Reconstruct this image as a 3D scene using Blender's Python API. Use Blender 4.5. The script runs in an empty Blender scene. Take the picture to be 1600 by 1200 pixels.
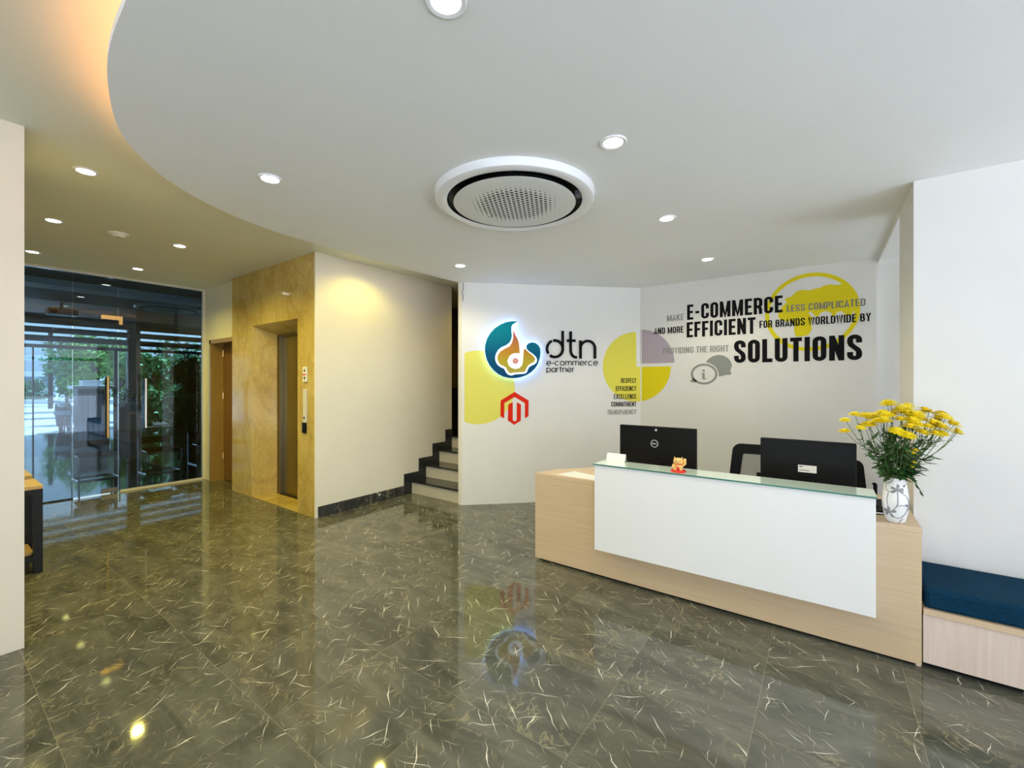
import bpy, bmesh, math, random
from math import sin, cos, pi, radians as R, sqrt, atan2
from mathutils import Vector, Matrix

SC = bpy.context.scene
COL = SC.collection
random.seed(7)

# ------------------------------------------------------------------ camera
F_PX, CX, CY, HZ, EYE = 675.0, 800.0, 600.0, 598.0, 1.5
ANG = atan2(935.0, F_PX)
FW = Vector((-cos(ANG), sin(ANG), 0)); RT = Vector((sin(ANG), cos(ANG), 0))
cd = bpy.data.cameras.new('camera'); cam = bpy.data.objects.new('camera', cd); COL.objects.link(cam)
cd.sensor_width = 36.0; cd.lens = 36.0 * F_PX / 1600.0
cd.shift_y = (HZ - CY) / 1600.0
cd.clip_start = 0.05; cd.clip_end = 300
cam.location = (0, 0, EYE)
cam.rotation_euler = FW.to_track_quat('-Z', 'Y').to_euler()
SC.camera = cam

# ------------------------------------------------------------------ exposure, sky, daylight
SC.view_settings.view_transform = 'Standard'
SC.view_settings.look = 'None'
SC.view_settings.gamma = 1.0
SC.view_settings.use_curve_mapping = False
SC.view_settings.exposure = 0.30
SC.cycles.max_bounces = 10; SC.cycles.diffuse_bounces = 6; SC.cycles.glossy_bounces = 6
SC.cycles.transparent_max_bounces = 16
SC.cycles.sample_clamp_indirect = 6.0

world = bpy.data.worlds.new('sky'); SC.world = world; world.use_nodes = True
wn = world.node_tree; wn.nodes.clear()
w_out = wn.nodes.new('ShaderNodeOutputWorld'); w_bg = wn.nodes.new('ShaderNodeBackground')
w_sky = wn.nodes.new('ShaderNodeTexSky'); w_sky.sky_type = 'NISHITA'; w_sky.sun_disc = False
w_sky.sun_elevation = R(55); w_sky.sun_rotation = R(200); w_sky.air_density = 1.0; w_sky.dust_density = 4.0
w_mix = wn.nodes.new('ShaderNodeMix'); w_mix.data_type = 'RGBA'; w_mix.inputs['Factor'].default_value = 0.72
w_mix.inputs['B'].default_value = (0.84, 0.91, 1.0, 1)          # thin bright cloud over the blue
w_mul = wn.nodes.new('ShaderNodeVectorMath'); w_mul.operation = 'SCALE'; w_mul.inputs['Scale'].default_value = 0.12
wn.links.new(w_sky.outputs['Color'], w_mul.inputs[0]); wn.links.new(w_mul.outputs[0], w_mix.inputs['A'])
wn.links.new(w_mix.outputs['Result'], w_bg.inputs['Color']); w_bg.inputs['Strength'].default_value = 2.6
wn.links.new(w_bg.outputs[0], w_out.inputs[0])

sun = bpy.data.lights.new('sun', 'SUN'); sun.energy = 19.0; sun.color = (0.97, 0.98, 1.0); sun.angle = R(1.5)
sun_o = bpy.data.objects.new('sun', sun); COL.objects.link(sun_o); sun_o.rotation_euler = Vector((0.12, -0.6, -0.8)).to_track_quat('-Z', 'Y').to_euler()

def area_portal(name, loc, rot, sx, sy):
    l = bpy.data.lights.new(name, 'AREA'); l.shape = 'RECTANGLE'; l.size = sx; l.size_y = sy
    l.cycles.is_portal = True
    o = bpy.data.objects.new(name, l); COL.objects.link(o); o.location = loc; o.rotation_euler = rot; o['kind'] = 'helper'
    return o
FX = 2.9                                                        # street front of the lobby, beyond the frame
area_portal('daylight_front_opening', (FX + 0.05, 0.3, 1.42), (0, R(90), 0), 2.6, 6.2)
area_portal('daylight_niche_opening', (FX + 0.05, 4.85, 1.42), (0, R(90), 0), 2.5, 1.3)
area_portal('daylight_back_opening', (0.6, -3.05, 1.42), (R(90), 0, 0), 4.2, 2.6)

# ------------------------------------------------------------------ materials
def new_mat(name):
    m = bpy.data.materials.new(name); m.use_nodes = True
    nt = m.node_tree
    return m, nt, nt.nodes['Principled BSDF']
def setp(b, **k):
    names = {'col': 'Base Color', 'rough': 'Roughness', 'metal': 'Metallic', 'spec': 'Specular IOR Level', 'coat': 'Coat Weight',
             'coat_rough': 'Coat Roughness', 'ecol': 'Emission Color', 'estr': 'Emission Strength', 'trans': 'Transmission Weight',
             'ior': 'IOR', 'alpha': 'Alpha', 'sheen': 'Sheen Weight', 'sss': 'Subsurface Weight'}
    for a, v in k.items():
        if a in ('col', 'ecol') and len(v) == 3: v = (*v, 1)
        b.inputs[names[a]].default_value = v
def N(nt, t, **kw):
    n = nt.nodes.new('ShaderNode' + t)
    for k, v in kw.items():
        if k.startswith('_'): n.inputs[k[1:].replace('_', ' ')].default_value = v
        else: setattr(n, k, v)
    return n
def L(nt, a, b): nt.links.new(a, b)
def ramp(nt, fac, stops):
    r = nt.nodes.new('ShaderNodeValToRGB'); e = r.color_ramp.elements
    while len(e) < len(stops): e.new(0.5)
    for i, (p, c) in enumerate(stops):
        e[i].position = p; e[i].color = (*c, 1) if len(c) == 3 else c
    L(nt, fac, r.inputs[0]); return r
def math_n(nt, op, a, b=None, c=None):
    n = nt.nodes.new('ShaderNodeMath'); n.operation = op
    for i, v in enumerate((a, b, c)):
        if v is None: continue
        if isinstance(v, (int, float)): n.inputs[i].default_value = v
        else: L(nt, v, n.inputs[i])
    return n.outputs[0]
def plain(name, col, rough=0.5, noise=0.0, scale=20, bump=0.0, **k):
    """plain colour with a faint procedural mottling and grain"""
    m, nt, b = new_mat(name); setp(b, col=col, rough=rough, **k)
    if noise or bump:
        tc = N(nt, 'TexCoord'); nz = N(nt, 'TexNoise', _Scale=scale, _Detail=4.0); L(nt, tc.outputs['Object'], nz.inputs['Vector'])
        if noise:
            lo = tuple(max(0, c * (1 - noise)) for c in col); hi = tuple(min(1, c * (1 + noise)) for c in col)
            r = ramp(nt, nz.outputs['Fac'], [(0.3, lo), (0.7, hi)]); L(nt, r.outputs[0], b.inputs['Base Color'])
        if bump:
            bp = N(nt, 'Bump', _Strength=bump, _Distance=0.01); L(nt, nz.outputs['Fac'], bp.inputs['Height']); L(nt, bp.outputs[0], b.inputs['Normal'])
    return m
def emit(name, col, s):
    m, nt, b = new_mat(name); setp(b, col=(0.9, 0.9, 0.9), ecol=col, estr=s); return m
def wood(name, c0, c1, scale=3.0, axis='X', rough=0.38):
    m, nt, b = new_mat(name); setp(b, rough=rough)
    tc = N(nt, 'TexCoord'); mp = N(nt, 'Mapping'); L(nt, tc.outputs['Object'], mp.inputs[0])
    s = {'X': (1, 22, 40), 'Y': (22, 1, 40), 'Z': (30, 30, 1)}[axis]
    mp.inputs['Scale'].default_value = tuple(v * scale / 3 for v in s)
    nz = N(nt, 'TexNoise', _Scale=2.2, _Detail=6.0, _Roughness=0.65); L(nt, mp.outputs[0], nz.inputs['Vector'])
    r = ramp(nt, nz.outputs['Fac'], [(0.3, c0), (0.7, c1)]); L(nt, r.outputs[0], b.inputs['Base Color'])
    bp = N(nt, 'Bump', _Strength=0.06, _Distance=0.003); L(nt, nz.outputs['Fac'], bp.inputs['Height']); L(nt, bp.outputs[0], b.inputs['Normal'])
    return m
def glass_arch(name, tint, refl=0.06, f_ior=1.5):
    """pane: coloured see-through with a mirror share that grows at grazing angles"""
    m, nt, b = new_mat(name); nt.nodes.remove(b); out = nt.nodes['Material Output']
    tr = N(nt, 'BsdfTransparent'); tr.inputs[0].default_value = (*tint, 1)
    gl = N(nt, 'BsdfGlossy', _Roughness=0.0); gl.inputs[0].default_value = (0.9, 0.96, 0.97, 1)
    fr = N(nt, 'Fresnel', _IOR=f_ior); fac = math_n(nt, 'ADD', fr.outputs[0], refl)
    mx = N(nt, 'MixShader'); L(nt, fac, mx.inputs[0]); L(nt, tr.outputs[0], mx.inputs[1]); L(nt, gl.outputs[0], mx.inputs[2]); L(nt, mx.outputs[0], out.inputs[0])
    return m

M = {}
M['paint'] = plain('white_wall_paint', (0.78, 0.76, 0.715), 0.55, 0.015, 3, 0.02)
M['pier'] = plain('lamp_tinted_pier_paint', (0.82, 0.73, 0.58), 0.55, 0.015, 3, 0.02)  # warm lobby lamplight mixed into the pier's own colour
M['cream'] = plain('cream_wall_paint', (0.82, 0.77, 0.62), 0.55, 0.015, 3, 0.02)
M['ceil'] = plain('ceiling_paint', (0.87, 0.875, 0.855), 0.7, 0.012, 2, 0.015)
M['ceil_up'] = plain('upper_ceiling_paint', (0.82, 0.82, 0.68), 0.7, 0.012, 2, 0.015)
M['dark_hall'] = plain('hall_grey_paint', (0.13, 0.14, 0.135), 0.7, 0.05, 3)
M['hall_cove_glow'] = plain('hall_cove_glow_paint', (0.70, 0.27, 0.10), 0.5, 0.1, 6)  # orange cove glow put into the hall ceiling colour
M['stair_shade'] = plain('stairwell_shade_paint', (0.11, 0.075, 0.03), 0.6)  # darkness of the deep stairwell put into its wall colour
M['hall_mirror_band'] = plain('hall_reflection_paint', (0.85, 0.86, 0.83), 0.6)
M['panel_white'] = plain('white_gloss_laminate', (0.86, 0.86, 0.86), 0.22, 0.008, 2)
M['wood_desk'] = wood('pale_oak_laminate', (0.60, 0.44, 0.265), (0.69, 0.53, 0.345), 3.0, 'X')
M['wood_desk_v'] = wood('pale_oak_laminate_upright', (0.68, 0.54, 0.45), (0.77, 0.63, 0.54), 3.0, 'Z')
M['wood_top'] = wood('pale_oak_worktop', (0.62, 0.45, 0.28), (0.72, 0.54, 0.36), 3.0, 'X')
M['door_wood'] = wood('brown_door_veneer', (0.31, 0.19, 0.045), (0.39, 0.25, 0.065), 3.0, 'Z', 0.35)
M['door_leaf'] = wood('dark_door_veneer', (0.18, 0.085, 0.02), (0.24, 0.12, 0.03), 3.0, 'Z', 0.4)
M['stool_wood'] = wood('yellow_pine', (0.55, 0.36, 0.14), (0.66, 0.46, 0.2), 3.0, 'X')
M['black'] = plain('black_plastic', (0.004, 0.0045, 0.005), 0.45, spec=0.18)
M['black_soft'] = plain('black_fabric', (0.006, 0.006, 0.007), 0.9, 0.2, 120, spec=0.1)
M['black_metal'] = plain('black_powder_coat', (0.008, 0.009, 0.012), 0.45, spec=0.3)
M['granite'] = plain('black_granite', (0.018, 0.020, 0.020), 0.08, 0.5, 180)
M['riser'] = plain('cream_riser_tile', (0.60, 0.56, 0.45), 0.3, 0.03, 8)
M['steel'] = plain('brushed_steel', (0.24, 0.21, 0.15), 0.3, 0.05, 60, metal=1.0)
M['steel_dark'] = plain('brushed_steel_door', (0.36, 0.31, 0.17), 0.3, 0.06, 40, metal=1.0)
M['chrome'] = plain('chrome', (0.85, 0.86, 0.88), 0.08, metal=1.0)
M['brass'] = plain('brass_fitting', (0.80, 0.52, 0.24), 0.25, metal=1.0)
M['alu'] = plain('pale_aluminium', (0.70, 0.68, 0.60), 0.4)
M['vinyl_black'] = plain('black_vinyl', (0.004, 0.004, 0.0045), 0.6, spec=0.12)
M['vinyl_grey'] = plain('grey_vinyl', (0.27, 0.28, 0.25), 0.5)
M['vinyl_grey_dark'] = plain('darker_grey_vinyl', (0.20, 0.195, 0.16), 0.5)
M['vinyl_yellow'] = plain('yellow_vinyl', (0.78, 0.65, 0.012), 0.6, spec=0.15)
M['vinyl_yellow_soft'] = plain('soft_yellow_vinyl', (0.76, 0.68, 0.09), 0.6, spec=0.15)
M['vinyl_yellow_pale'] = plain('pale_yellow_vinyl', (0.78, 0.72, 0.14), 0.6, spec=0.15)
M['vinyl_mauve'] = plain('mauve_vinyl', (0.43, 0.36, 0.42), 0.5)
M['vinyl_red'] = plain('red_vinyl', (0.72, 0.022, 0.004), 0.6, spec=0.12)
M['navy'] = plain('navy_upholstery', (0.003, 0.032, 0.068), 0.85, 0.25, 90, 0.15, spec=0.1)
M['glass_pane'] = glass_arch('tinted_partition_glass', (0.46, 0.58, 0.67), 0.0, 1.55)
M['glass_clear'] = glass_arch('clear_window_glass', (0.90, 0.95, 0.95), 0.0, 1.45)
M['glass_edge'] = plain('green_glass_edge', (0.05, 0.20, 0.15), 0.15)
M['glass_top'], _nt, _b = new_mat('pale_green_glass'); setp(_b, col=(0.78, 0.92, 0.82), rough=0.03, coat=1.0)
M['led'] = emit('downlight_lens', (1.0, 0.95, 0.84), 14.0)
M['cove_led'] = emit('warm_cove_led', (1.0, 0.42, 0.13), 14.0)
M['sign_led'] = emit('sign_backlight', (0.14, 0.33, 1.0), 4.6)
M['acrylic'] = plain('white_acrylic', (0.85, 0.87, 0.9), 0.25, ecol=(0.55, 0.74, 1.0), estr=0.9)
M['foliage'] = plain('chrysanthemum_leaf', (0.035, 0.10, 0.022), 0.5, 0.5, 30)
M['stem'] = plain('flower_stem', (0.09, 0.15, 0.035), 0.5, 0.3, 40)
M['petal'] = plain('yellow_petal', (0.92, 0.76, 0.012), 0.5, 0.10, 60)
M['petal_mid'] = plain('deep_yellow_centre', (0.85, 0.62, 0.01), 0.6, 0.2, 90)
M['ceramic'] = plain('white_glazed_ceramic', (0.82, 0.81, 0.78), 0.12)
M['vase_grey'] = plain('grey_vase_paint', (0.26, 0.255, 0.26), 0.3)
M['gold'] = plain('cream_gold_ceramic', (0.86, 0.52, 0.16), 0.25)
M['red'] = plain('red_glaze', (0.72, 0.02, 0.012), 0.3)
M['paper'] = plain('white_paper', (0.85, 0.85, 0.83), 0.6)
M['silver'] = plain('silver_print', (0.62, 0.64, 0.65), 0.35)
M['pink'] = plain('pink_paint', (0.55, 0.2, 0.13), 0.4)
M['trunk'] = plain('tree_bark', (0.06, 0.045, 0.03), 0.9, 0.3, 12)
for nm, c in (('leaf_mid', (0.05, 0.22, 0.045)), ('leaf_lime', (0.16, 0.34, 0.05)), ('leaf_dark', (0.032, 0.15, 0.035)), ('leaf_blue', (0.03, 0.16, 0.085))):
    M[nm] = plain(nm.replace('leaf_', 'tree_leaf_'), c, 0.55, 0.4, 3)
M['street'] = plain('street_concrete', (0.47, 0.51, 0.57), 0.7, 0.12, 1.2)
M['pillar_paint'] = plain('grey_gate_boards', (0.24, 0.31, 0.40), 0.5, 0.1, 6)
M['stone_cap'] = plain('pale_stone_cap', (0.62, 0.64, 0.68), 0.6)
M['facade_dark'] = plain('dark_facade_metal', (0.02, 0.028, 0.045), 0.5)
M['facade_grey'] = plain('grey_facade_column', (0.13, 0.13, 0.14), 0.6)
M['house'] = plain('pale_house_render', (0.60, 0.64, 0.70), 0.7, 0.06, 0.6)
M['house_trim'] = plain('white_house_trim', (0.80, 0.84, 0.86), 0.6)
M['house_glass'] = plain('house_window_blue', (0.16, 0.24, 0.34), 0.15)
M['scoot'] = plain('scooter_blue_black', (0.012, 0.025, 0.05), 0.2, coat=0.6)
M['scoot_pale'] = plain('scooter_pale_panel', (0.45, 0.58, 0.68), 0.25)
M['tyre'] = plain('tyre_rubber', (0.02, 0.02, 0.02), 0.8)

# beige marble
def marble():
    m, nt, b = new_mat('beige_marble'); setp(b, rough=0.09, spec=0.22)
    tc = N(nt, 'TexCoord'); mp = N(nt, 'Mapping'); mp.inputs['Rotation'].default_value = (0.3, 0.5, 0.2); mp.inputs['Scale'].default_value = (1.3, 1.3, 0.8); L(nt, tc.outputs['Object'], mp.inputs[0])
    n1 = N(nt, 'TexNoise', _Scale=1.9, _Detail=8.0, _Roughness=0.68, _Distortion=0.7); L(nt, mp.outputs[0], n1.inputs['Vector'])
    r1 = ramp(nt, n1.outputs['Fac'], [(0.28, (0.52, 0.365, 0.085)), (0.5, (0.64, 0.475, 0.15)), (0.72, (0.71, 0.555, 0.23))])
    n2 = N(nt, 'TexNoise', _Scale=0.9, _Detail=5.0, _Distortion=2.2); L(nt, mp.outputs[0], n2.inputs['Vector'])
    v = math_n(nt, 'ABSOLUTE', math_n(nt, 'SUBTRACT', n2.outputs['Fac'], 0.5))
    r2 = ramp(nt, v, [(0.0, (1, 1, 1)), (0.06, (0, 0, 0))])
    n3 = N(nt, 'TexNoise', _Scale=26.0, _Detail=3.0); L(nt, mp.outputs[0], n3.inputs['Vector'])
    mx = N(nt, 'Mix', data_type='RGBA'); L(nt, math_n(nt, 'MULTIPLY', r2.outputs[0], 0.25), mx.inputs['Factor']); L(nt, r1.outputs[0], mx.inputs['A']); mx.inputs['B'].default_value = (0.33, 0.19, 0.05, 1)
    mx2 = N(nt, 'Mix', data_type='RGBA', blend_type='MULTIPLY'); mx2.inputs['Factor'].default_value = 0.6; L(nt, mx.outputs['Result'], mx2.inputs['A'])
    r3 = ramp(nt, n3.outputs['Fac'], [(0.3, (0.72, 0.70, 0.62)), (0.7, (1, 1, 1))]); L(nt, r3.outputs[0], mx2.inputs['B'])
    L(nt, mx2.outputs['Result'], b.inputs['Base Color'])
    return m
M['marble'] = marble()

# grey-brown polished stone tiles with short pale veins; 0.585 m modules, each tile cut from another place of the slab
def stone(name, tile=0.585, ox=-0.25, oy=0.35, base=((0.062, 0.062, 0.048), (0.145, 0.144, 0.113)), joints=True):
    m, nt, b = new_mat(name); setp(b, rough=0.045, spec=0.5)
    g = N(nt, 'NewGeometry'); sp = N(nt, 'SeparateXYZ'); L(nt, g.outputs['Position'], sp.inputs[0])
    tx = math_n(nt, 'DIVIDE', math_n(nt, 'SUBTRACT', sp.outputs[0], ox), tile); ty = math_n(nt, 'DIVIDE', math_n(nt, 'SUBTRACT', sp.outputs[1], oy), tile)
    cell = N(nt, 'CombineXYZ'); L(nt, math_n(nt, 'FLOOR', tx), cell.inputs[0]); L(nt, math_n(nt, 'FLOOR', ty), cell.inputs[1])
    wn_ = N(nt, 'TexWhiteNoise', noise_dimensions='3D'); L(nt, cell.outputs[0], wn_.inputs[0])
    off = N(nt, 'VectorMath', operation='SCALE', _Scale=9.0); L(nt, wn_.outputs['Color'], off.inputs[0])
    pos = N(nt, 'VectorMath', operation='ADD'); L(nt, g.outputs['Position'], pos.inputs[0]); L(nt, off.outputs[0], pos.inputs[1])
    P = pos.outputs[0]
    def noise(scale, detail=3.0, dist=0.0, rough=0.5, sc=None, rot=0.0, seed=0.0):
        mp = N(nt, 'Mapping'); L(nt, P, mp.inputs[0]); mp.inputs['Location'].default_value = (seed, seed * 1.7, seed * 0.3)
        mp.inputs['Rotation'].default_value = (0, 0, rot)
        if sc: mp.inputs['Scale'].default_value = sc
        n = N(nt, 'TexNoise', _Scale=scale, _Detail=detail, _Distortion=dist, _Roughness=rough); L(nt, mp.outputs[0], n.inputs['Vector'])
        return n.outputs['Fac']
    basef = noise(3.2, 6.0, 0.8, 0.62, sc=(0.7, 1.8, 1), rot=0.35)
    rb = ramp(nt, basef, [(0.32, base[0]), (0.68, base[1])])
    def strokes_(deg, cl, cw, prob, wid, seed, bend=0.035):
        """separate tapering strokes, one at most per cell of a turned grid"""
        mp = N(nt, 'Mapping', vector_type='TEXTURE'); L(nt, P, mp.inputs[0]); mp.inputs['Rotation'].default_value = (0, 0, R(deg)); mp.inputs['Location'].default_value = (seed, seed * 1.7, 0)
        nz = N(nt, 'TexNoise', _Scale=9.0, _Detail=2.0); L(nt, P, nz.inputs['Vector'])
        wv = N(nt, 'VectorMath', operation='SCALE', _Scale=bend); L(nt, nz.outputs['Color'], wv.inputs[0])
        ad = N(nt, 'VectorMath', operation='ADD'); L(nt, mp.outputs[0], ad.inputs[0]); L(nt, wv.outputs[0], ad.inputs[1])
        q = N(nt, 'SeparateXYZ'); L(nt, ad.outputs[0], q.inputs[0])
        y = math_n(nt, 'DIVIDE', q.outputs[1], cw); row = math_n(nt, 'FLOOR', y)
        wr = N(nt, 'TexWhiteNoise', noise_dimensions='1D'); L(nt, row, wr.inputs['W'])
        x = math_n(nt, 'ADD', math_n(nt, 'DIVIDE', q.outputs[0], cl), math_n(nt, 'MULTIPLY', wr.outputs['Value'], 7.0)); ci = math_n(nt, 'FLOOR', x)
        cv = N(nt, 'CombineXYZ'); L(nt, ci, cv.inputs[0]); L(nt, row, cv.inputs[1]); cv.inputs[2].default_value = seed
        w3 = N(nt, 'TexWhiteNoise', noise_dimensions='3D'); L(nt, cv.outputs[0], w3.inputs[0]); rc = N(nt, 'SeparateColor'); L(nt, w3.outputs['Color'], rc.inputs[0])
        lx = math_n(nt, 'MULTIPLY', math_n(nt, 'SUBTRACT', math_n(nt, 'FRACT', x), 0.5), 2.0)
        ly = math_n(nt, 'SUBTRACT', math_n(nt, 'FRACT', y), 0.5)
        ly = math_n(nt, 'ADD', ly, math_n(nt, 'MULTIPLY', math_n(nt, 'SUBTRACT', rc.outputs[0], 0.5), 0.3))
        ly = math_n(nt, 'ADD', ly, math_n(nt, 'MULTIPLY', lx, math_n(nt, 'MULTIPLY', math_n(nt, 'SUBTRACT', rc.outputs[1], 0.5), 0.55)))
        half = math_n(nt, 'MULTIPLY', math_n(nt, 'SUBTRACT', math_n(nt, 'ADD', 0.25, math_n(nt, 'MULTIPLY', rc.outputs[2], 0.75)), math_n(nt, 'ABSOLUTE', lx)), wid / cw)
        fade = math_n(nt, 'SUBTRACT', half, math_n(nt, 'ABSOLUTE', ly))
        edge = math_n(nt, 'MULTIPLY', fade, cw / 0.0012); edge.node.use_clamp = True
        return math_n(nt, 'MULTIPLY', edge, math_n(nt, 'LESS_THAN', w3.outputs['Value'], prob))
    def vein(scale, width, sc, rot, seed, mscale, lo, hi, detail=2.0, dist=0.6):
        d = math_n(nt, 'ABSOLUTE', math_n(nt, 'SUBTRACT', noise(scale, detail, dist, 0.5, sc, rot, seed), 0.5))
        line = ramp(nt, d, [(0.0, (1, 1, 1)), (width, (0, 0, 0))]).outputs[0]
        msk = ramp(nt, noise(mscale, 2.0, 0.0, 0.5, None, 0, seed + 31), [(lo, (0, 0, 0)), (hi, (1, 1, 1))]).outputs[0]
        return math_n(nt, 'MULTIPLY', line, msk)
    mx_ = lambda a, b: math_n(nt, 'MAXIMUM', a, b)
    strong = mx_(mx_(strokes_(138, .22, .055, 0.33, .0034, 3.3, .045), strokes_(30, .22, .075, .27, .0030, 8.1, .04)), strokes_(85, .15, .075, .30, .0034, 14.7, .06))
    fine = mx_(mx_(strokes_(143, .13, .026, .42, .0024, 21.3, .07), strokes_(22, .12, .032, .36, .0022, 27.9, .07)), strokes_(95, .09, .034, .34, .0022, 33.1, .07))
    v3 = vein(7.0, 0.022, (1, 1, 1), 0.2, 23.5, 4.5, 0.50, 0.64, 4.0, 1.2)   # fine tan crackle
    c0 = N(nt, 'Mix', data_type='RGBA'); L(nt, math_n(nt, 'MULTIPLY', v3, 0.6), c0.inputs['Factor']); L(nt, rb.outputs[0], c0.inputs['A']); c0.inputs['B'].default_value = (0.34, 0.29, 0.17, 1)
    c1 = N(nt, 'Mix', data_type='RGBA'); L(nt, math_n(nt, 'MULTIPLY', fine, 0.62), c1.inputs['Factor']); L(nt, c0.outputs['Result'], c1.inputs['A']); c1.inputs['B'].default_value = (0.50, 0.46, 0.33, 1)
    c2 = N(nt, 'Mix', data_type='RGBA'); L(nt, strong, c2.inputs['Factor']); L(nt, c1.outputs['Result'], c2.inputs['A']); c2.inputs['B'].default_value = (0.70, 0.67, 0.57, 1)
    res = c2.outputs['Result']
    if joints:
        def jt(t):
            f = math_n(nt, 'FRACT', t); return math_n(nt, 'LESS_THAN', math_n(nt, 'MINIMUM', f, math_n(nt, 'SUBTRACT', 1.0, f)), 0.0028)
        j = math_n(nt, 'MAXIMUM', jt(tx), jt(ty))
        c3 = N(nt, 'Mix', data_type='RGBA'); L(nt, math_n(nt, 'MULTIPLY', j, 0.55), c3.inputs['Factor']); L(nt, res, c3.inputs['A']); c3.inputs['B'].default_value = (0.27, 0.25, 0.17, 1)
        res = c3.outputs['Result']
    L(nt, res, b.inputs['Base Color'])
    return m
M['floor'] = stone('polished_stone_tiles')
M['skirt'] = stone('dark_stone_skirting', base=((0.020, 0.022, 0.022), (0.05, 0.052, 0.05)), joints=False)

# colour gradients of the emblem are printed on it
def grad(name, axis, stops):
    m, nt, b = new_mat(name); setp(b, rough=0.5, spec=0.12)
    tc = N(nt, 'TexCoord'); sp = N(nt, 'SeparateXYZ'); L(nt, tc.outputs['Generated'], sp.inputs[0])
    r = ramp(nt, sp.outputs[axis], stops); L(nt, r.outputs[0], b.inputs['Base Color']); return m
M['teal'] = grad('emblem_teal', 2, [(0.0, (0.0, 0.055, 0.15)), (0.4, (0.0, 0.10, 0.21)), (0.85, (0.0, 0.24, 0.30))])
M['flame'] = grad('emblem_flame', 2, [(0.0, (0.50, 0.40, 0.08)), (0.25, (0.52, 0.42, 0.03)), (0.5, (0.58, 0.27, 0.03)), (0.8, (0.55, 0.17, 0.07)), (1.0, (0.6, 0.08, 0.12))])
M['peach'] = plain('emblem_peach', (0.70, 0.27, 0.19), 0.3)

# perforated round grille: a triangular field of dots that shrink outwards
def grille():
    m, nt, b = new_mat('perforated_white_grille'); setp(b, rough=0.45)
    tc = N(nt, 'TexCoord'); sp = N(nt, 'SeparateXYZ'); L(nt, tc.outputs['Object'], sp.inputs[0])
    p = 0.034
    def dots(ox, oy):
        a = math_n(nt, 'SUBTRACT', math_n(nt, 'MULTIPLY', math_n(nt, 'FRACT', math_n(nt, 'DIVIDE', math_n(nt, 'ADD', sp.outputs[0], 5 + ox), p)), p), p / 2)
        q = p * 1.732
        c = math_n(nt, 'SUBTRACT', math_n(nt, 'MULTIPLY', math_n(nt, 'FRACT', math_n(nt, 'DIVIDE', math_n(nt, 'ADD', sp.outputs[1], 5 + oy), q)), q), q / 2)
        return math_n(nt, 'SQRT', math_n(nt, 'ADD', math_n(nt, 'MULTIPLY', a, a), math_n(nt, 'MULTIPLY', c, c)))
    d = math_n(nt, 'MINIMUM', dots(0, 0), dots(p / 2, p * 0.866))
    rr = math_n(nt, 'SQRT', math_n(nt, 'ADD', math_n(nt, 'MULTIPLY', sp.outputs[0], sp.outputs[0]), math_n(nt, 'MULTIPLY', sp.outputs[1], sp.outputs[1])))
    size = math_n(nt, 'MULTIPLY', math_n(nt, 'SUBTRACT', 0.315, rr), 0.11)
    size = math_n(nt, 'MINIMUM', size, 0.0118)
    hole = math_n(nt, 'LESS_THAN', d, size)
    r = ramp(nt, hole, [(0.0, (0.74, 0.75, 0.72)), (1.0, (0.015, 0.017, 0.025))]); L(nt, r.outputs[0], b.inputs['Base Color'])
    return m
M['grille'] = grille()
def mesh_fabric():
    m, nt, b = new_mat('grey_chair_mesh'); out = nt.nodes['Material Output']; setp(b, col=(0.10, 0.11, 0.10), rough=0.8)
    tr = N(nt, 'BsdfTransparent'); mx = N(nt, 'MixShader'); tc = N(nt, 'TexCoord')
    w = N(nt, 'TexWave', _Scale=110.0); L(nt, tc.outputs['Object'], w.inputs['Vector'])
    f = math_n(nt, 'ADD', math_n(nt, 'MULTIPLY', w.outputs['Fac'], 0.2), 0.38)
    L(nt, f, mx.inputs[0]); L(nt, tr.outputs[0], mx.inputs[1]); L(nt, b.outputs[0], mx.inputs[2]); L(nt, mx.outputs[0], out.inputs[0]); return m
M['mesh'] = mesh_fabric()

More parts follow.
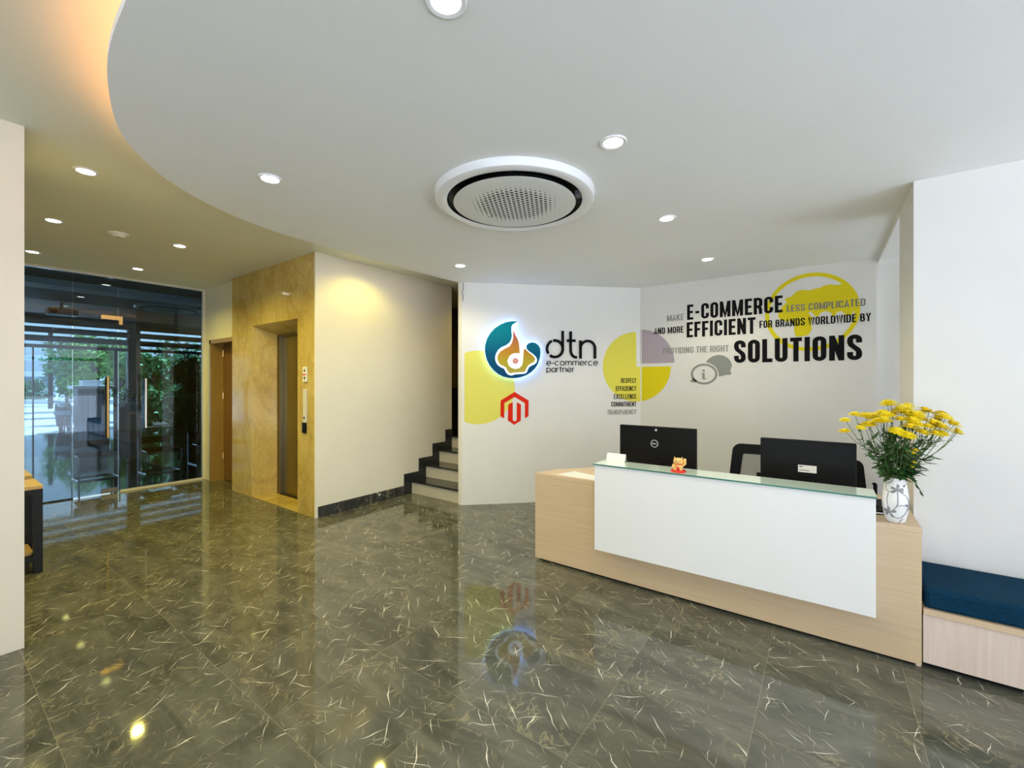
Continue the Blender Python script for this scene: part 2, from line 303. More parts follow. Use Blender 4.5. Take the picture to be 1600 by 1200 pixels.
# ------------------------------------------------------------------ mesh helpers
class MB:
    def __init__(s): s.v = []; s.f = []
    def add(s, vs, fs):
        o = len(s.v); s.v += [tuple(x) for x in vs]; s.f += [tuple(i + o for i in f) for f in fs]; return s
    def box(s, x0, x1, y0, y1, z0, z1):
        vs = [(x, y, z) for z in (z0, z1) for x, y in ((x0, y0), (x1, y0), (x1, y1), (x0, y1))]
        return s.add(vs, [(3, 2, 1, 0), (4, 5, 6, 7), (0, 1, 5, 4), (1, 2, 6, 5), (2, 3, 7, 6), (3, 0, 4, 7)])
    def prism(s, poly, z0, z1, f=None):
        """poly extruded along z; f maps (x, y, z) to the world (for other axes)"""
        f = f or (lambda x, y, z: (x, y, z)); n = len(poly)
        a = sum(poly[i][0] * poly[(i + 1) % n][1] - poly[(i + 1) % n][0] * poly[i][1] for i in range(n))
        if a < 0: poly = poly[::-1]
        vs = [f(x, y, z0) for x, y in poly] + [f(x, y, z1) for x, y in poly]
        fs = [tuple(range(n - 1, -1, -1)), tuple(range(n, 2 * n))] + [(i, (i + 1) % n, n + (i + 1) % n, n + i) for i in range(n)]
        return s.add(vs, fs)
    def lathe(s, prof, seg=40, c=(0, 0, 0), cap=True):
        n = len(prof); vs = []
        for k in range(seg):
            a = 2 * pi * k / seg
            vs += [(c[0] + r * cos(a), c[1] + r * sin(a), c[2] + z) for r, z in prof]
        fs = [(k * n + i, ((k + 1) % seg) * n + i, ((k + 1) % seg) * n + i + 1, k * n + i + 1) for k in range(seg) for i in range(n - 1)]
        if cap:
            fs += [tuple(k * n for k in range(seg - 1, -1, -1)), tuple(k * n + n - 1 for k in range(seg))]
        return s.add(vs, fs)
    def tube(s, pts, r, seg=8, caps=True):
        pts = [Vector(p) for p in pts]; n = len(pts); rs = r if isinstance(r, (list, tuple)) else [r] * n
        up = Vector((0, 0, 1)); vs = []
        d0 = (pts[1] - pts[0]).normalized()
        nrm = d0.cross(up); nrm = nrm.normalized() if nrm.length > 1e-3 else Vector((1, 0, 0))
        for i, p in enumerate(pts):
            d = (pts[min(i + 1, n - 1)] - pts[max(i - 1, 0)]).normalized()
            nrm = (nrm - d * nrm.dot(d)).normalized(); bn = d.cross(nrm)
            vs += [p + (nrm * cos(2 * pi * k / seg) + bn * sin(2 * pi * k / seg)) * rs[i] for k in range(seg)]
        fs = [(i * seg + k, i * seg + (k + 1) % seg, (i + 1) * seg + (k + 1) % seg, (i + 1) * seg + k) for i in range(n - 1) for k in range(seg)]
        if caps: fs += [tuple(range(seg - 1, -1, -1)), tuple((n - 1) * seg + k for k in range(seg))]
        return s.add(vs, fs)
    def ellipsoid(s, c, r, seg=16, rings=10, m=None):
        vs = []; fs = []
        for i in range(rings + 1):
            t = pi * i / rings
            for k in range(seg):
                p = Vector((r[0] * sin(t) * cos(2 * pi * k / seg), r[1] * sin(t) * sin(2 * pi * k / seg), r[2] * cos(t)))
                if m: p = m @ p
                vs.append(p + Vector(c))
        for i in range(rings):
            for k in range(seg):
                fs.append((i * seg + k, (i + 1) * seg + k, (i + 1) * seg + (k + 1) % seg, i * seg + (k + 1) % seg))
        return s.add(vs, fs)
    def flat(s, polys, f):
        """flat ngons: 2D points mapped by f"""
        for p in polys: s.add([f(x, y) for x, y in p], [tuple(range(len(p)))])
        return s
    def build(s, name, mat, parent=None, loc=None, smooth=None, bevel=0.0, weld=True):
        me = bpy.data.meshes.new(name); me.from_pydata(s.v, [], s.f); me.materials.append(M[mat] if isinstance(mat, str) else mat)
        bm = bmesh.new(); bm.from_mesh(me)
        if weld: bmesh.ops.remove_doubles(bm, verts=bm.verts, dist=1e-5)
        bmesh.ops.recalc_face_normals(bm, faces=bm.faces); bm.to_mesh(me); bm.free()
        if smooth is not None:
            me.shade_smooth(); me.set_sharp_from_angle(angle=R(smooth))
        o = bpy.data.objects.new(name, me); COL.objects.link(o)
        if parent: o.parent = parent
        if loc: o.location = loc
        if bevel:
            b = o.modifiers.new('bevel', 'BEVEL'); b.width = bevel; b.segments = 2; b.limit_method = 'ANGLE'; b.angle_limit = R(40)
        return o
def ngon_tri(o):
    bm = bmesh.new(); bm.from_mesh(o.data); bmesh.ops.triangulate(bm, faces=bm.faces, ngon_method='EAR_CLIP'); bm.to_mesh(o.data); bm.free(); return o
def tag(o, label, cat, group=None, kind=None):
    o['label'] = label; o['category'] = cat
    if group: o['group'] = group
    if kind: o['kind'] = kind
    return o
def struct(o): o['kind'] = 'structure'; return o
def thing(name, label, cat, loc=(0, 0, 0), rz=0.0, group=None):
    o = bpy.data.objects.new(name, None); COL.objects.link(o); o.empty_display_size = 0.1
    o.location = loc; o.rotation_euler = (0, 0, rz); return tag(o, label, cat, group)
def copy_tree(o, parent=None):
    c = o.copy(); COL.objects.link(c)
    if parent: c.parent = parent
    for ch in list(o.children): copy_tree(ch, c)
    return c
def box(name, mat, x0, x1, y0, y1, z0, z1, parent=None, bevel=0.0): return MB().box(x0, x1, y0, y1, z0, z1).build(name, mat, parent, bevel=bevel)
def ray(u, v): return FW + RT * ((u - CX) / F_PX) - Vector((0, 0, (v - HZ) / F_PX))
def at_x(u, v, x): d = ray(u, v); return Vector((0, 0, EYE)) + d * (x / d.x)
def at_y(u, v, y): d = ray(u, v); return Vector((0, 0, EYE)) + d * (y / d.y)
def at_d(u, d, z=0.0): p = FW * d + RT * ((u - CX) / F_PX * d); return Vector((p.x, p.y, z))

# ------------------------------------------------------------------ setting: floor, ceilings, walls
ZC, ZU = 2.73, 2.95
GX = -7.85                                                       # glass partition
HX = -18.4                                                       # far glazed front of the hall beyond it
struct(box('floor', 'floor', HX, FX, -3.0, 9.0, -0.12, 0.0))
struct(box('street_ground', 'street', -90, 60, -70, 90, -0.40, -0.125))

# lowered white ceiling with its rounded edge
EDGE = [(FX, 0.40), (-1.82, 0.40), (-2.07, 0.412), (-2.30, 0.445), (-2.54, 0.505), (-2.72, 0.56), (-2.88, 0.63), (-3.10, 0.78), (-3.25, 0.92), (-3.36, 1.06), (-3.48, 1.26), (-3.565, 1.47), (-3.63, 1.76), (-3.655, 2.08), (-3.66, 2.8), (-3.655, 3.4), (-3.64, 3.93)]
def chaikin(p, n=2):
    for _ in range(n):
        q = [p[0]]
        for a, b in zip(p, p[1:]): q += [(a[0] * .75 + b[0] * .25, a[1] * .75 + b[1] * .25), (a[0] * .25 + b[0] * .75, a[1] * .25 + b[1] * .75)]
        p = q + [p[-1]]
    return p
EDGE = [EDGE[0]] + chaikin(EDGE[1:])
slab = MB().prism(EDGE + [(-1.93, 5.62), (FX, 5.62)], ZC, ZC + 0.012)
o = slab.build('ceiling', 'ceil'); ngon_tri(o); struct(o)
# shallow upstand on the ceiling edge, and the LED ribbon lying behind it
def offset(path, d):
    out = []
    for i, p in enumerate(path):
        a = path[max(i - 1, 0)]; b = path[min(i + 1, len(path) - 1)]; t = Vector((b[0] - a[0], b[1] - a[1])).normalized()
        out.append((p[0] + t.y * d, p[1] - t.x * d))
    return out
ein = offset(EDGE, 0.012); led0 = offset(EDGE, 0.034); led1 = offset(EDGE, 0.054)
up = MB()
for i in range(len(EDGE) - 1):
    up.prism([EDGE[i], EDGE[i + 1], ein[i + 1], ein[i]], ZC + 0.0122, ZC + 0.034)
struct(up.build('trim_1', 'ceil'))
lr = MB()
for i in range(len(EDGE) - 1):
    lr.prism([led0[i], led0[i + 1], led1[i + 1], led1[i]], ZC + 0.0125, ZC + 0.018)
cove = lr.build('cove_light_strip', 'cove_led')
tag(cove, 'warm glowing light strip hidden behind the rounded edge of the lowered ceiling', 'light strip')

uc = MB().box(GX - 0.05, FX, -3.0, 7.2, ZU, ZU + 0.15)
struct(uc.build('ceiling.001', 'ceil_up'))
# hall ceilings beyond the glass
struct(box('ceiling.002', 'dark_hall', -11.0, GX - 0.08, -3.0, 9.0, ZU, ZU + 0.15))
struct(box('ceiling.003', 'hall_cove_glow', -13.2, -11.0, -3.0, 9.0, ZU, ZU + 0.15))
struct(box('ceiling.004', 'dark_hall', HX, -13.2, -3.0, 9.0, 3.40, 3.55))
struct(box('trim_2', 'hall_mirror_band', -9.15, -8.72, -3.0, 9.0, 2.865, 2.95))  # pale strip painted in for the lobby ceiling edge mirrored in the glass

# left pier beside the camera and the walls round the lobby
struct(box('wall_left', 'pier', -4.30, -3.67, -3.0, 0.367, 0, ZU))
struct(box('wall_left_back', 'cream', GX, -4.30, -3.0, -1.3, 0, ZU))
w = MB(); w.box(-4.30, -1.6, -3.15, -3.0, 0, 3.1); w.box(2.8, FX + 0.2, -3.15, -3.0, 0, 3.1); w.box(-1.6, 2.8, -3.15, -3.0, 2.72, 3.1)
struct(w.build('wall_back', 'paint'))
w = MB(); w.box(FX, FX + 0.2, -3.0, 5.62, 2.72, 3.1); w.box(FX, FX + 0.2, 3.4, 4.2, 0, 2.72); w.box(FX, FX + 0.2, -3.0, -2.8, 0, 2.72); w.box(FX, FX + 0.2, 5.5, 5.62, 0, 2.72)
struct(w.build('wall_front', 'paint'))
wm = MB()
for y in (-1.25, 0.3, 1.85): wm.box(FX + 0.05, FX + 0.13, y - 0.04, y + 0.04, 0, 2.72)
wm.box(FX + 0.05, FX + 0.13, -2.8, 3.4, 2.18, 2.26)
struct(wm.build('window_3', 'facade_dark'))

# cream wall with the wooden door, left of the lift
DWY = 2.66
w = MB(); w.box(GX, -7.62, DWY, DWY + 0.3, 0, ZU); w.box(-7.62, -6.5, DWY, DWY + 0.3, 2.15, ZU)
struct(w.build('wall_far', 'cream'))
door = struct(bpy.data.objects.new('door_1', None)); COL.objects.link(door); door.location = (-7.62, DWY, 0)
fr = MB(); fr.box(0, 0.055, -0.015, 0.2, 0, 2.15); fr.box(0, 1.1, -0.015, 0.2, 2.09, 2.15); fr.build('door_frame', 'door_wood', door)
box('door_stop', 'door_wood', 0.055, 0.085, 0.13, 0.2, 0, 2.09, door)
box('door_leaf', 'door_leaf', 0.088, 1.1, 0.15, 0.19, 0.012, 2.085, door)
for z in (0.32, 1.25, 1.9):
    hb = MB().tube([(0.087, 0.142, z), (0.087, 0.142, z + 0.1)], 0.009, 8); hb.box(0.06, 0.085, 0.137, 0.142, z, z + 0.1); hb.build('door_hinge', 'brass', door, smooth=40)

# marble-clad lift front (with a splayed opening) and the white return wall
MY = 2.6; OX0, OX1, OZ = -6.10, -4.936, 2.245; IX0, IX1, IZ, IY = -5.98, -5.05, 2.145, 2.87
LX0, LX1 = -6.69, -4.56
mb = MB()
mb.box(LX0, OX0, MY, MY + 0.06, 0, ZU); mb.box(OX1, LX1 - 0.022, MY, MY + 0.06, 0, ZU); mb.box(OX0, OX1, MY, MY + 0.06, OZ, ZU)
def hexa(a, b): mb.add(a + b, [(0, 1, 2, 3), (7, 6, 5, 4), (0, 4, 5, 1), (1, 5, 6, 2), (2, 6, 7, 3), (3, 7, 4, 0)])
hexa([(OX0, MY, 0), (OX0, MY, OZ), (IX0, IY, IZ), (IX0, IY, 0)], [(OX0 - .06, MY + .06, 0), (OX0 - .06, MY + .06, OZ + .06), (IX0 - .06, IY, IZ + .06), (IX0 - .06, IY, 0)])
hexa([(OX1, MY, 0), (OX1, MY, OZ), (IX1, IY, IZ), (IX1, IY, 0)], [(OX1 + .06, MY + .06, 0), (OX1 + .06, MY + .06, OZ + .06), (IX1 + .06, IY, IZ + .06), (IX1 + .06, IY, 0)])
hexa([(OX0, MY, OZ), (OX1, MY, OZ), (IX1, IY, IZ), (IX0, IY, IZ)], [(OX0, MY + .06, OZ + .06), (OX1, MY + .06, OZ + .06), (IX1, IY, IZ + .06), (IX0, IY, IZ + .06)])
mb.box(LX0, LX0 + 0.03, MY + 0.06, DWY + 0.3, 0, ZU)
struct(mb.build('wall_lift', 'marble', weld=False))
struct(MB().prism([(OX0, MY), (OX1, MY), (IX1, IY), (IX0, IY)], 0.0, 0.008).build('trim_3', 'marble'))
lift = thing('lift_door', 'brushed steel lift door set deep in the beige marble surround', 'lift', (IX0, IY, 0))
fm = MB(); wdt = IX1 - IX0
fm.box(0, 0.075, 0.0, 0.09, 0, IZ); fm.box(wdt - 0.075, wdt, 0.0, 0.09, 0, IZ); fm.box(0.075, wdt - 0.075, 0, 0.09, IZ - 0.03, IZ); fm.build('door_frame', 'steel', lift, bevel=0.002)
box('door_panel', 'steel_dark', 0.078, wdt / 2 - 0.002, 0.05, 0.085, 0.012, IZ - 0.032, lift)
box('door_panel', 'steel_dark', wdt / 2 + 0.002, wdt - 0.078, 0.05, 0.085, 0.012, IZ - 0.032, lift)
box('door_track', 'steel', 0.075, wdt - 0.075, 0.01, 0.09, 0.0, 0.010, lift)
# call panel on the marble
cp = thing('lift_call_panel', 'slim call plate with arrow display on the marble beside the lift', 'lift control', (-4.755, MY - 0.001, 0.95))
box('face_plate', 'alu', -0.035, 0.03, -0.016, 0, 0.10, 0.48, cp, 0.002)
box('base_block', 'black', -0.045, 0.02, -0.022, 0, -0.02, 0.10, cp, 0.002)
box('display_plate', 'paper', -0.045, 0.035, -0.014, 0, 0.56, 0.73, cp, 0.002)
box('display_bar', 'red', -0.04, 0.03, -0.0165, -0.014, 0.636, 0.650, cp)
fa = lambda x, y, z: (x, z, y)
MB().prism([(-0.02, 0.675), (0.015, 0.675), (0.0, 0.71)], -0.0165, -0.014, fa).build('up_arrow', 'vinyl_black', cp)
MB().prism([(-0.02, 0.615), (0.015, 0.615), (0.0, 0.58)], -0.0165, -0.014, fa).build('down_arrow', 'vinyl_black', cp)
box('call_button', 'chrome', -0.018, 0.012, -0.019, -0.016, 0.14, 0.165, cp, 0.002)

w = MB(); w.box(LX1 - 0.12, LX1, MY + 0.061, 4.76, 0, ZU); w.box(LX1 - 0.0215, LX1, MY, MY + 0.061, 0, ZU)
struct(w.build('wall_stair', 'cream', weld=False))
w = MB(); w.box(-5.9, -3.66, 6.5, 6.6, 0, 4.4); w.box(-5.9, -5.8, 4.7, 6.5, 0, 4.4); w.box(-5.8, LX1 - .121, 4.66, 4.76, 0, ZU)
struct(w.build('wall_stair_back', 'stair_shade'))
MB_ = MB().box(LX1, LX1 + 0.012, MY + 0.03, 3.84, 0, 0.12)
struct(MB_.build('baseboard_stair', 'skirt'))
# stepped skirting along the stairs
RISE, RUN, SY0, SX1 = 0.176, 0.26, 3.95, -3.663
NST = 7
prof = [(3.842, 0.0)]
for k in range(NST): prof += [(3.842 + RUN * k, RISE * (k + 1) + 0.10), (3.842 + RUN * (k + 1), RISE * (k + 1) + 0.10)]
prof = [p for p in prof if p[0] <= 4.765] + [(4.76, RISE * 4 + 0.1)]
prof2 = []
for p in prof:
    if not prof2 or abs(p[0] - prof2[-1][0]) + abs(p[1] - prof2[-1][1]) > 1e-4: prof2.append(p)
sk = MB().prism(prof2 + [(4.76, 0.0)], LX1 + 0.0005, LX1 + 0.0125, lambda y, z, x: (x, y, z))
o = sk.build('baseboard_steps', 'granite'); ngon_tri(o); struct(o)
stair = thing('staircase', 'staircase of black granite treads and cream risers climbing behind the white walls', 'staircase', (0, 0, 0))
for k in range(NST):
    y = SY0 + RUN * k
    box('riser', 'riser', LX1 + 0.0126, SX1, y + 0.02, y + 0.26, RISE * k + (0.0 if k == 0 else 0.0), RISE * (k + 1) - 0.022, stair)
    box('tread', 'granite', LX1 + 0.0126, SX1, y - 0.012, y + 0.279, RISE * (k + 1) - 0.022, RISE * (k + 1), stair)
box('landing', 'granite', -5.79, SX1, SY0 + RUN * NST, 6.49, RISE * NST, RISE * (NST + 1), stair)

# angled logo wall and the lettered wall behind the desk
LW0 = Vector((-3.6, 3.93, 0)); LWE = Vector((0.721, 0.693, 0)); LWN = Vector((0.693, -0.721, 0))
LW1 = LW0 + LWE * 2.335
EY = 5.53
ins = -LWN * 0.12
w = MB().prism([(-3.66, 3.97), (-3.655, 3.93), (LW0.x, LW0.y), (LW1.x, LW1.y), (LW1.x + ins.x, LW1.y + 0.02), (-3.66, 4.12)], 0, ZC)
struct(w.build('wall_logo', 'paint'))
struct(box('wall_stair_side', 'stair_shade', -3.66, -3.60, 4.12, 6.6, 0, 4.4))
struct(box('wall_lettered', 'paint', LW1.x - 0.02, 0.42, EY, EY + 0.12, 0, ZC))
struct(box('wall_niche', 'paint', 0.42, FX, EY + 0.09, EY + 0.21, 0, ZC))
struct(box('wall_right', 'paint', 0.445, FX, 3.58, 4.185, 0, ZC))
struct(box('trim_4', 'ceil', 0.44, 0.56, 4.185, EY + 0.09, ZC - 0.035, ZC - 0.0005))

# ------------------------------------------------------------------ glass partition
win = struct(bpy.data.objects.new('window_1', None)); COL.objects.link(win); win.location = (GX, 0, 0)
DY0, DY1, DZ = 1.20, 1.642, 2.355
def pane(name, y0, y1, z0, z1, par): return box(name, 'glass_pane', -0.006, 0.006, y0, y1, z0, z1, par)
g1 = MB().box(-0.006, 0.006, DY1 + 0.004, DWY - 0.03, 0.03, ZU - 0.03); g1.build('glass_pane', 'glass_pane', win)
pane('glass_pane', DY0, DY1, DZ + 0.006, ZU - 0.03, win)
pane('glass_pane', -1.3, DY0 - 0.004, 0.012, ZU - 0.03, win)
wf = MB(); wf.box(-0.025, 0.025, -1.3, DWY, ZU - 0.028, ZU); wf.build('top_channel', 'alu', win)
box('side_channel', 'alu', -0.03, 0.03, DWY - 0.035, DWY, 0, ZU - 0.028, win)
box('floor_channel', 'alu', -0.03, 0.03, DY1 + 0.02, DWY - 0.035, 0, 0.028, win)
box('floor_channel', 'black_metal', -0.03, 0.03, -1.3, DY0, 0, 0.012, win)
gd = struct(bpy.data.objects.new('door_2', None)); COL.objects.link(gd); gd.location = (GX, 0, 0)
pane('glass_leaf', DY0, DY1, 0.012, DZ, gd)
pf = MB(); pf.box(-0.018, 0.018, DY1 - 0.175, DY1 + 0.045, DZ, DZ + 0.055); pf.box(-0.018, 0.018, DY1 + 0.006, DY1 + 0.045, DZ - 0.06, DZ); pf.build('patch_fitting', 'brass', gd, bevel=0.002)
box('patch_fitting', 'steel', -0.018, 0.018, DY1 - 0.17, DY1 - 0.005, 0.012, 0.072, gd, 0.002)
def pull(y, mat, z0, z1):
    p = MB()
    for sx in (0.05, -0.05):
        p.tube([(sx, y, z0), (sx, y, z1)], 0.016, 12)
    for z in (z0 + 0.12, z1 - 0.12): p.tube([(-0.05, y, z), (0.05, y, z)], 0.009, 8)
    return p.build('pull_handle', mat, gd, smooth=40)
pull(1.53, 'brass', 0.76, 1.58)
pull(1.93, 'chrome', 0.86, 1.56)

# ------------------------------------------------------------------ downlights
def spot(name, loc, col, power, size=150, blend=0.6, radius=0.045):
    l = bpy.data.lights.new(name, 'SPOT'); l.energy = power; l.color = col; l.spot_size = R(size); l.spot_blend = blend; l.shadow_soft_size = radius
    o = bpy.data.objects.new(name, l); o.location = loc; COL.objects.link(o); return o
def downlight(x, y, z, label, col, power, group=None):
    t = thing('downlight', label, 'ceiling light', (x, y, z), 0, group)
    MB().lathe([(0.046, 0.0), (0.050, -0.006), (0.064, -0.008), (0.068, -0.003), (0.068, 0.0)], 32, cap=False).build('trim_ring', 'panel_white', t, smooth=40)
    MB().lathe([(0.0005, -0.003), (0.047, -0.003)], 32, cap=False).build('lens', 'led', t)
    s = spot('lamp', (0, 0, -0.012), col, power); s.parent = t
    return t
WARM = (1.0, 0.85, 0.17); NEUT = (1.0, 0.94, 0.66)
PU, PM = 55.0, 34.0
for x, y, z, lab, c, p in [
    (-4.10, 0.69, ZU, 'round downlight over the floor beside the pier, first in the row running to the glass', WARM, PU),
    (-5.58, 0.73, ZU, 'round downlight second in the row that runs from the pier to the glass door', WARM, PU),
    (-7.10, 0.77, ZU, 'round downlight in front of the glass door, beside the pier edge', WARM, PU),
    (-4.10, 1.68, ZU, 'round downlight on the upper ceiling touching the curved edge of the lowered one', WARM, PU),
    (-5.53, 1.65, ZU, 'round downlight in front of the marble lift surround, above the lift door', WARM, PU),
    (-7.08, 1.67, ZU, 'round downlight in front of the glass partition, close to the wooden door', WARM, PU),
    (-4.12, 3.12, ZU, 'downlight tucked between the curved ceiling edge and the cream stair wall', WARM, PU * 0.55),
    (-4.15, 5.45, ZU, 'unseen downlight added above the stair flight to warm the stair wall', (1.0, 0.72, 0.12), 30.0),  # lamp added out of sight to yellow the far stair wall
    (-2.705, 1.257, ZC, 'round downlight on the lowered ceiling between its curved edge and the air conditioner', NEUT, PM),
    (-0.873, 2.093, ZC, 'large looking round downlight on the lowered ceiling above the desk front', NEUT, PM),
    (-0.952, 3.297, ZC, 'round downlight on the lowered ceiling above the two monitors', NEUT, PM),
    (-3.097, 3.36, ZC, 'small round downlight on the lowered ceiling in front of the glowing emblem', NEUT, PM),
    (-0.942, 4.626, ZC, 'small round downlight on the lowered ceiling in front of the large black lettering', NEUT, PM),
    (-0.984, 1.00, ZC, 'downlight alone on the bare front of the lowered ceiling, cut by the frame top', NEUT, PM)]:
    downlight(x, y, z, lab, c, p)
sd = thing('smoke_detector', 'flat white smoke detector on the upper ceiling among the downlights', 'smoke detector', (-5.56, 1.166, ZU))
MB().lathe([(0.0005, -0.036), (0.035, -0.036), (0.048, -0.026), (0.055, -0.014), (0.075, -0.012), (0.078, 0.0)], 32, cap=False).build('housing', 'ceil', sd, smooth=35)
MB().lathe([(0.0005, -0.038), (0.010, -0.038), (0.012, -0.036)], 12, cap=False).build('test_button', 'vinyl_grey', sd)

# ------------------------------------------------------------------ round ceiling air conditioner
def round_ac(x, y, z, label):
    t = thing('ceiling_air_conditioner', label, 'air conditioner', (x, y, z))
    MB().lathe([(0.444, -0.040), (0.455, -0.046), (0.500, -0.048), (0.514, -0.043), (0.520, -0.032), (0.525, 0.0)], 80, cap=False).build('casing_ring', 'panel_white', t, smooth=35)
    MB().lathe([(0.36, -0.049), (0.365, -0.010), (0.42, -0.008), (0.440, -0.020), (0.444, -0.040)], 80, cap=False).build('air_slot', 'black', t, smooth=50)
    MB().lathe([(0.0005, -0.056), (0.33, -0.056), (0.392, -0.0545), (0.402, -0.052), (0.400, -0.049), (0.33, -0.0488), (0.0005, -0.0486)], 80, cap=False).build('grille_disc', 'grille', t, smooth=40)
    a = R(20)
    v = MB().box(0.405, 0.438, -0.03, 0.03, -0.040, -0.015); vo = v.build('louver_motor', 'facade_grey', t); vo.rotation_euler = (0, 0, a)
    MB().box(-0.02, 0.02, -0.004, 0.004, -0.0575, -0.0562).build('status_mark', 'vinyl_grey', t, loc=(-0.24, 0.05, 0))
    return t
round_ac(-1.665, 2.335, ZC, 'round white ceiling air conditioner with black slot and perforated disc')
round_ac(-10.3, 2.9, ZU, 'dim round ceiling air conditioner seen through the glass partition')

# ------------------------------------------------------------------ reception desk
DX0, DX1, DFY, DZT = -1.99, 0.418, 3.09, 0.737
desk = thing('reception_desk', 'pale oak reception desk with a floating white front and a glass shelf', 'reception desk', (0, 0, 0))
plan = [(DX0, DFY), (DX1, DFY), (DX1, 3.577), (0.40, 3.577), (0.40, 3.85), (-1.40, 3.85), (-1.68, 3.60), (-1.90, 3.33)]
MB().prism(plan, DZT - 0.028, DZT).build('worktop', 'wood_top', desk, bevel=0.0015)
o = MB().prism([(DX0 + .002, DFY + .002), (DX1 - .002, DFY + .002), (DX1 - .002, DFY + 0.022), (DX0 + .012, DFY + 0.022)], 0.02, DZT - 0.0285).build('front_panel', 'wood_desk', desk)
o = MB().prism([(DX0 + .002, DFY + .0225), (DX0 + .022, DFY + .0225), (-1.87, 3.33), (-1.40, 3.80), (-1.42, 3.82), (-1.68, 3.59), (-1.89, 3.34)], 0.02, DZT - 0.0285).build('end_panel', 'wood_desk', desk); ngon_tri(o)
box('end_panel', 'wood_desk_v', DX1 - 0.022, DX1 - 0.002, DFY + 0.0225, 3.575, 0.0, DZT - 0.0285, desk)
MB().prism([(DX0 + .04, DFY + .03), (DX1 - .03, DFY + .03), (DX1 - .03, DFY + 0.05), (DX0 + .06, DFY + 0.05)], 0.0, 0.02).build('plinth', 'black', desk)
PX0, PX1 = -1.393, 0.224
PROF = [(2.985, 0.252), (3.0885, 0.252), (3.0885, 0.7375), (3.15, 0.7375), (3.15, 0.886), (2.985, 0.886)]
o = MB().prism(PROF, PX0, PX1, lambda y, z, x: (x, y, z)).build('white_front', 'panel_white', desk, bevel=0.001); ngon_tri(o)
gsh = box('glass_shelf', 'glass_top', PX0 - 0.004, PX1 + 0.004, 2.972, 3.185, 0.8865, 0.8965, desk)
ge = MB(); ge.box(PX0 - 0.005, PX1 + 0.005, 2.971, 2.972, 0.8868, 0.8962); ge.build('glass_edge', 'glass_edge', gsh)

# bench
bench = thing('bench', 'low pale oak bench along the white wall beside the desk', 'bench', (0, 0, 0))
BX0, BX1 = 0.4225, 2.6
box('front_panel', 'wood_desk_v', BX0, BX1, 3.10, 3.118, 0.035, 0.289, bench)
box('seat_board', 'wood_top', BX0, BX1, 3.09, 3.578, 0.29, 0.318, bench, 0.0015)
box('end_panel', 'wood_desk_v', BX1 - 0.02, BX1, 3.12, 3.575, 0.0, 0.289, bench)
box('plinth', 'black', BX0, BX1 - 0.03, 3.15, 3.17, 0.0, 0.289, bench)
cu = MB().box(BX0 + 0.006, BX1 - 0.02, 3.105, 3.575, 0.3185, 0.425).build('bench_cushion', 'navy', None, bevel=0.018)
tag(cu, 'long navy blue cushion lying on the oak bench', 'cushion')

# things on the desk
GZ = 0.8967
def monitor(name, label, cx, y, zb, zt, w, rz, cam_dot, logo):
    t = thing(name, label, 'monitor', (cx, y, DZT), rz)
    zb -= DZT; zt -= DZT
    MB().box(-w / 2, w / 2, 0.0, 0.034, zb, zt).build('screen_housing', 'black', t, bevel=0.006)
    MB().box(-w / 2 + 0.012, w / 2 - 0.012, 0.0342, 0.0352, zb + 0.02, zt - 0.012).build('screen', 'facade_dark', t)
    st = MB(); st.prism([(-0.05, 0.02), (0.05, 0.02), (0.04, zb + 0.06), (-0.04, zb + 0.06)], -0.010, -0.0005, lambda x, z, y: (x, y, z)); st.build('stand_neck', 'black', t)
    MB().lathe([(0.0005, 0.0), (0.11, 0.0), (0.11, 0.008), (0.10, 0.014), (0.0005, 0.014)], 32, cap=False).build('stand_base', 'black', t, smooth=35)
    return t
m1 = monitor('monitor', 'black monitor turned away with a round silver maker mark, behind the cat figurine', -1.115, 3.56, 0.80, 1.140, 0.625, R(-1), True, True)
m2 = monitor('monitor', 'black monitor turned away with a white sticker, beside the flower vase', -0.10, 3.58, 0.79, 1.104, 0.545, R(-1), False, False)
zc1 = 1.00 - DZT
ring = MB()
for k in range(32):
    a, b = 2 * pi * k / 32, 2 * pi * (k + 1) / 32
    ring.add([(r * cos(q), 0, r * sin(q)) for q, r in ((a, .026), (b, .026), (b, .031), (a, .031))], [(0, 1, 2, 3)])
ring.build('maker_ring', 'silver', m1, loc=(-0.013, -0.0008, zc1))
MB().lathe([(0.0005, 0.004), (0.008, 0.003), (0.010, 0.0)], 16, cap=False).build('camera_knob', 'silver', m1, loc=(0.0, -0.0005, 0.375)).rotation_euler = (R(90), 0, 0)
box('sticker', 'paper', -0.045, 0.06, -0.0009, -0.0001, 0.148, 0.197, m2)
box('sticker_print', 'vinyl_grey', -0.038, 0.02, -0.0013, -0.001, 0.158, 0.164, m2)
box('sticker_print', 'vinyl_black', -0.038, -0.018, -0.0013, -0.001, 0.183, 0.189, m2)

cs = thing('card_stand', 'white tent card standing on the glass shelf in front of the branded monitor', 'card stand', (-1.285, 3.145, GZ), R(-2))
MB().prism([(-0.024, 0.0), (-0.02, 0.0), (0.002, 0.062), (-0.002, 0.062)], -0.075, 0.075, lambda y, z, x: (x, y, z)).build('front_card', 'paper', cs)
MB().prism([(0.024, 0.0), (0.02, 0.0), (0.002, 0.0615), (0.0045, 0.062)], -0.075, 0.075, lambda y, z, x: (x, y, z)).build('rear_card', 'vinyl_grey', cs)
pp = MB().prism([(-1.80, 3.13), (-1.41, 3.115), (-1.405, 3.24), (-1.74, 3.33)], DZT + 0.0005, DZT + 0.002).build('paper_sheet', 'paper')
tag(pp, 'loose white sheet lying on the oak desk top beside the white front', 'paper')
ph = thing('desk_phone', 'black desk telephone half hidden between the vase and the glass shelf', 'telephone', (0.27, 3.36, DZT), R(10))
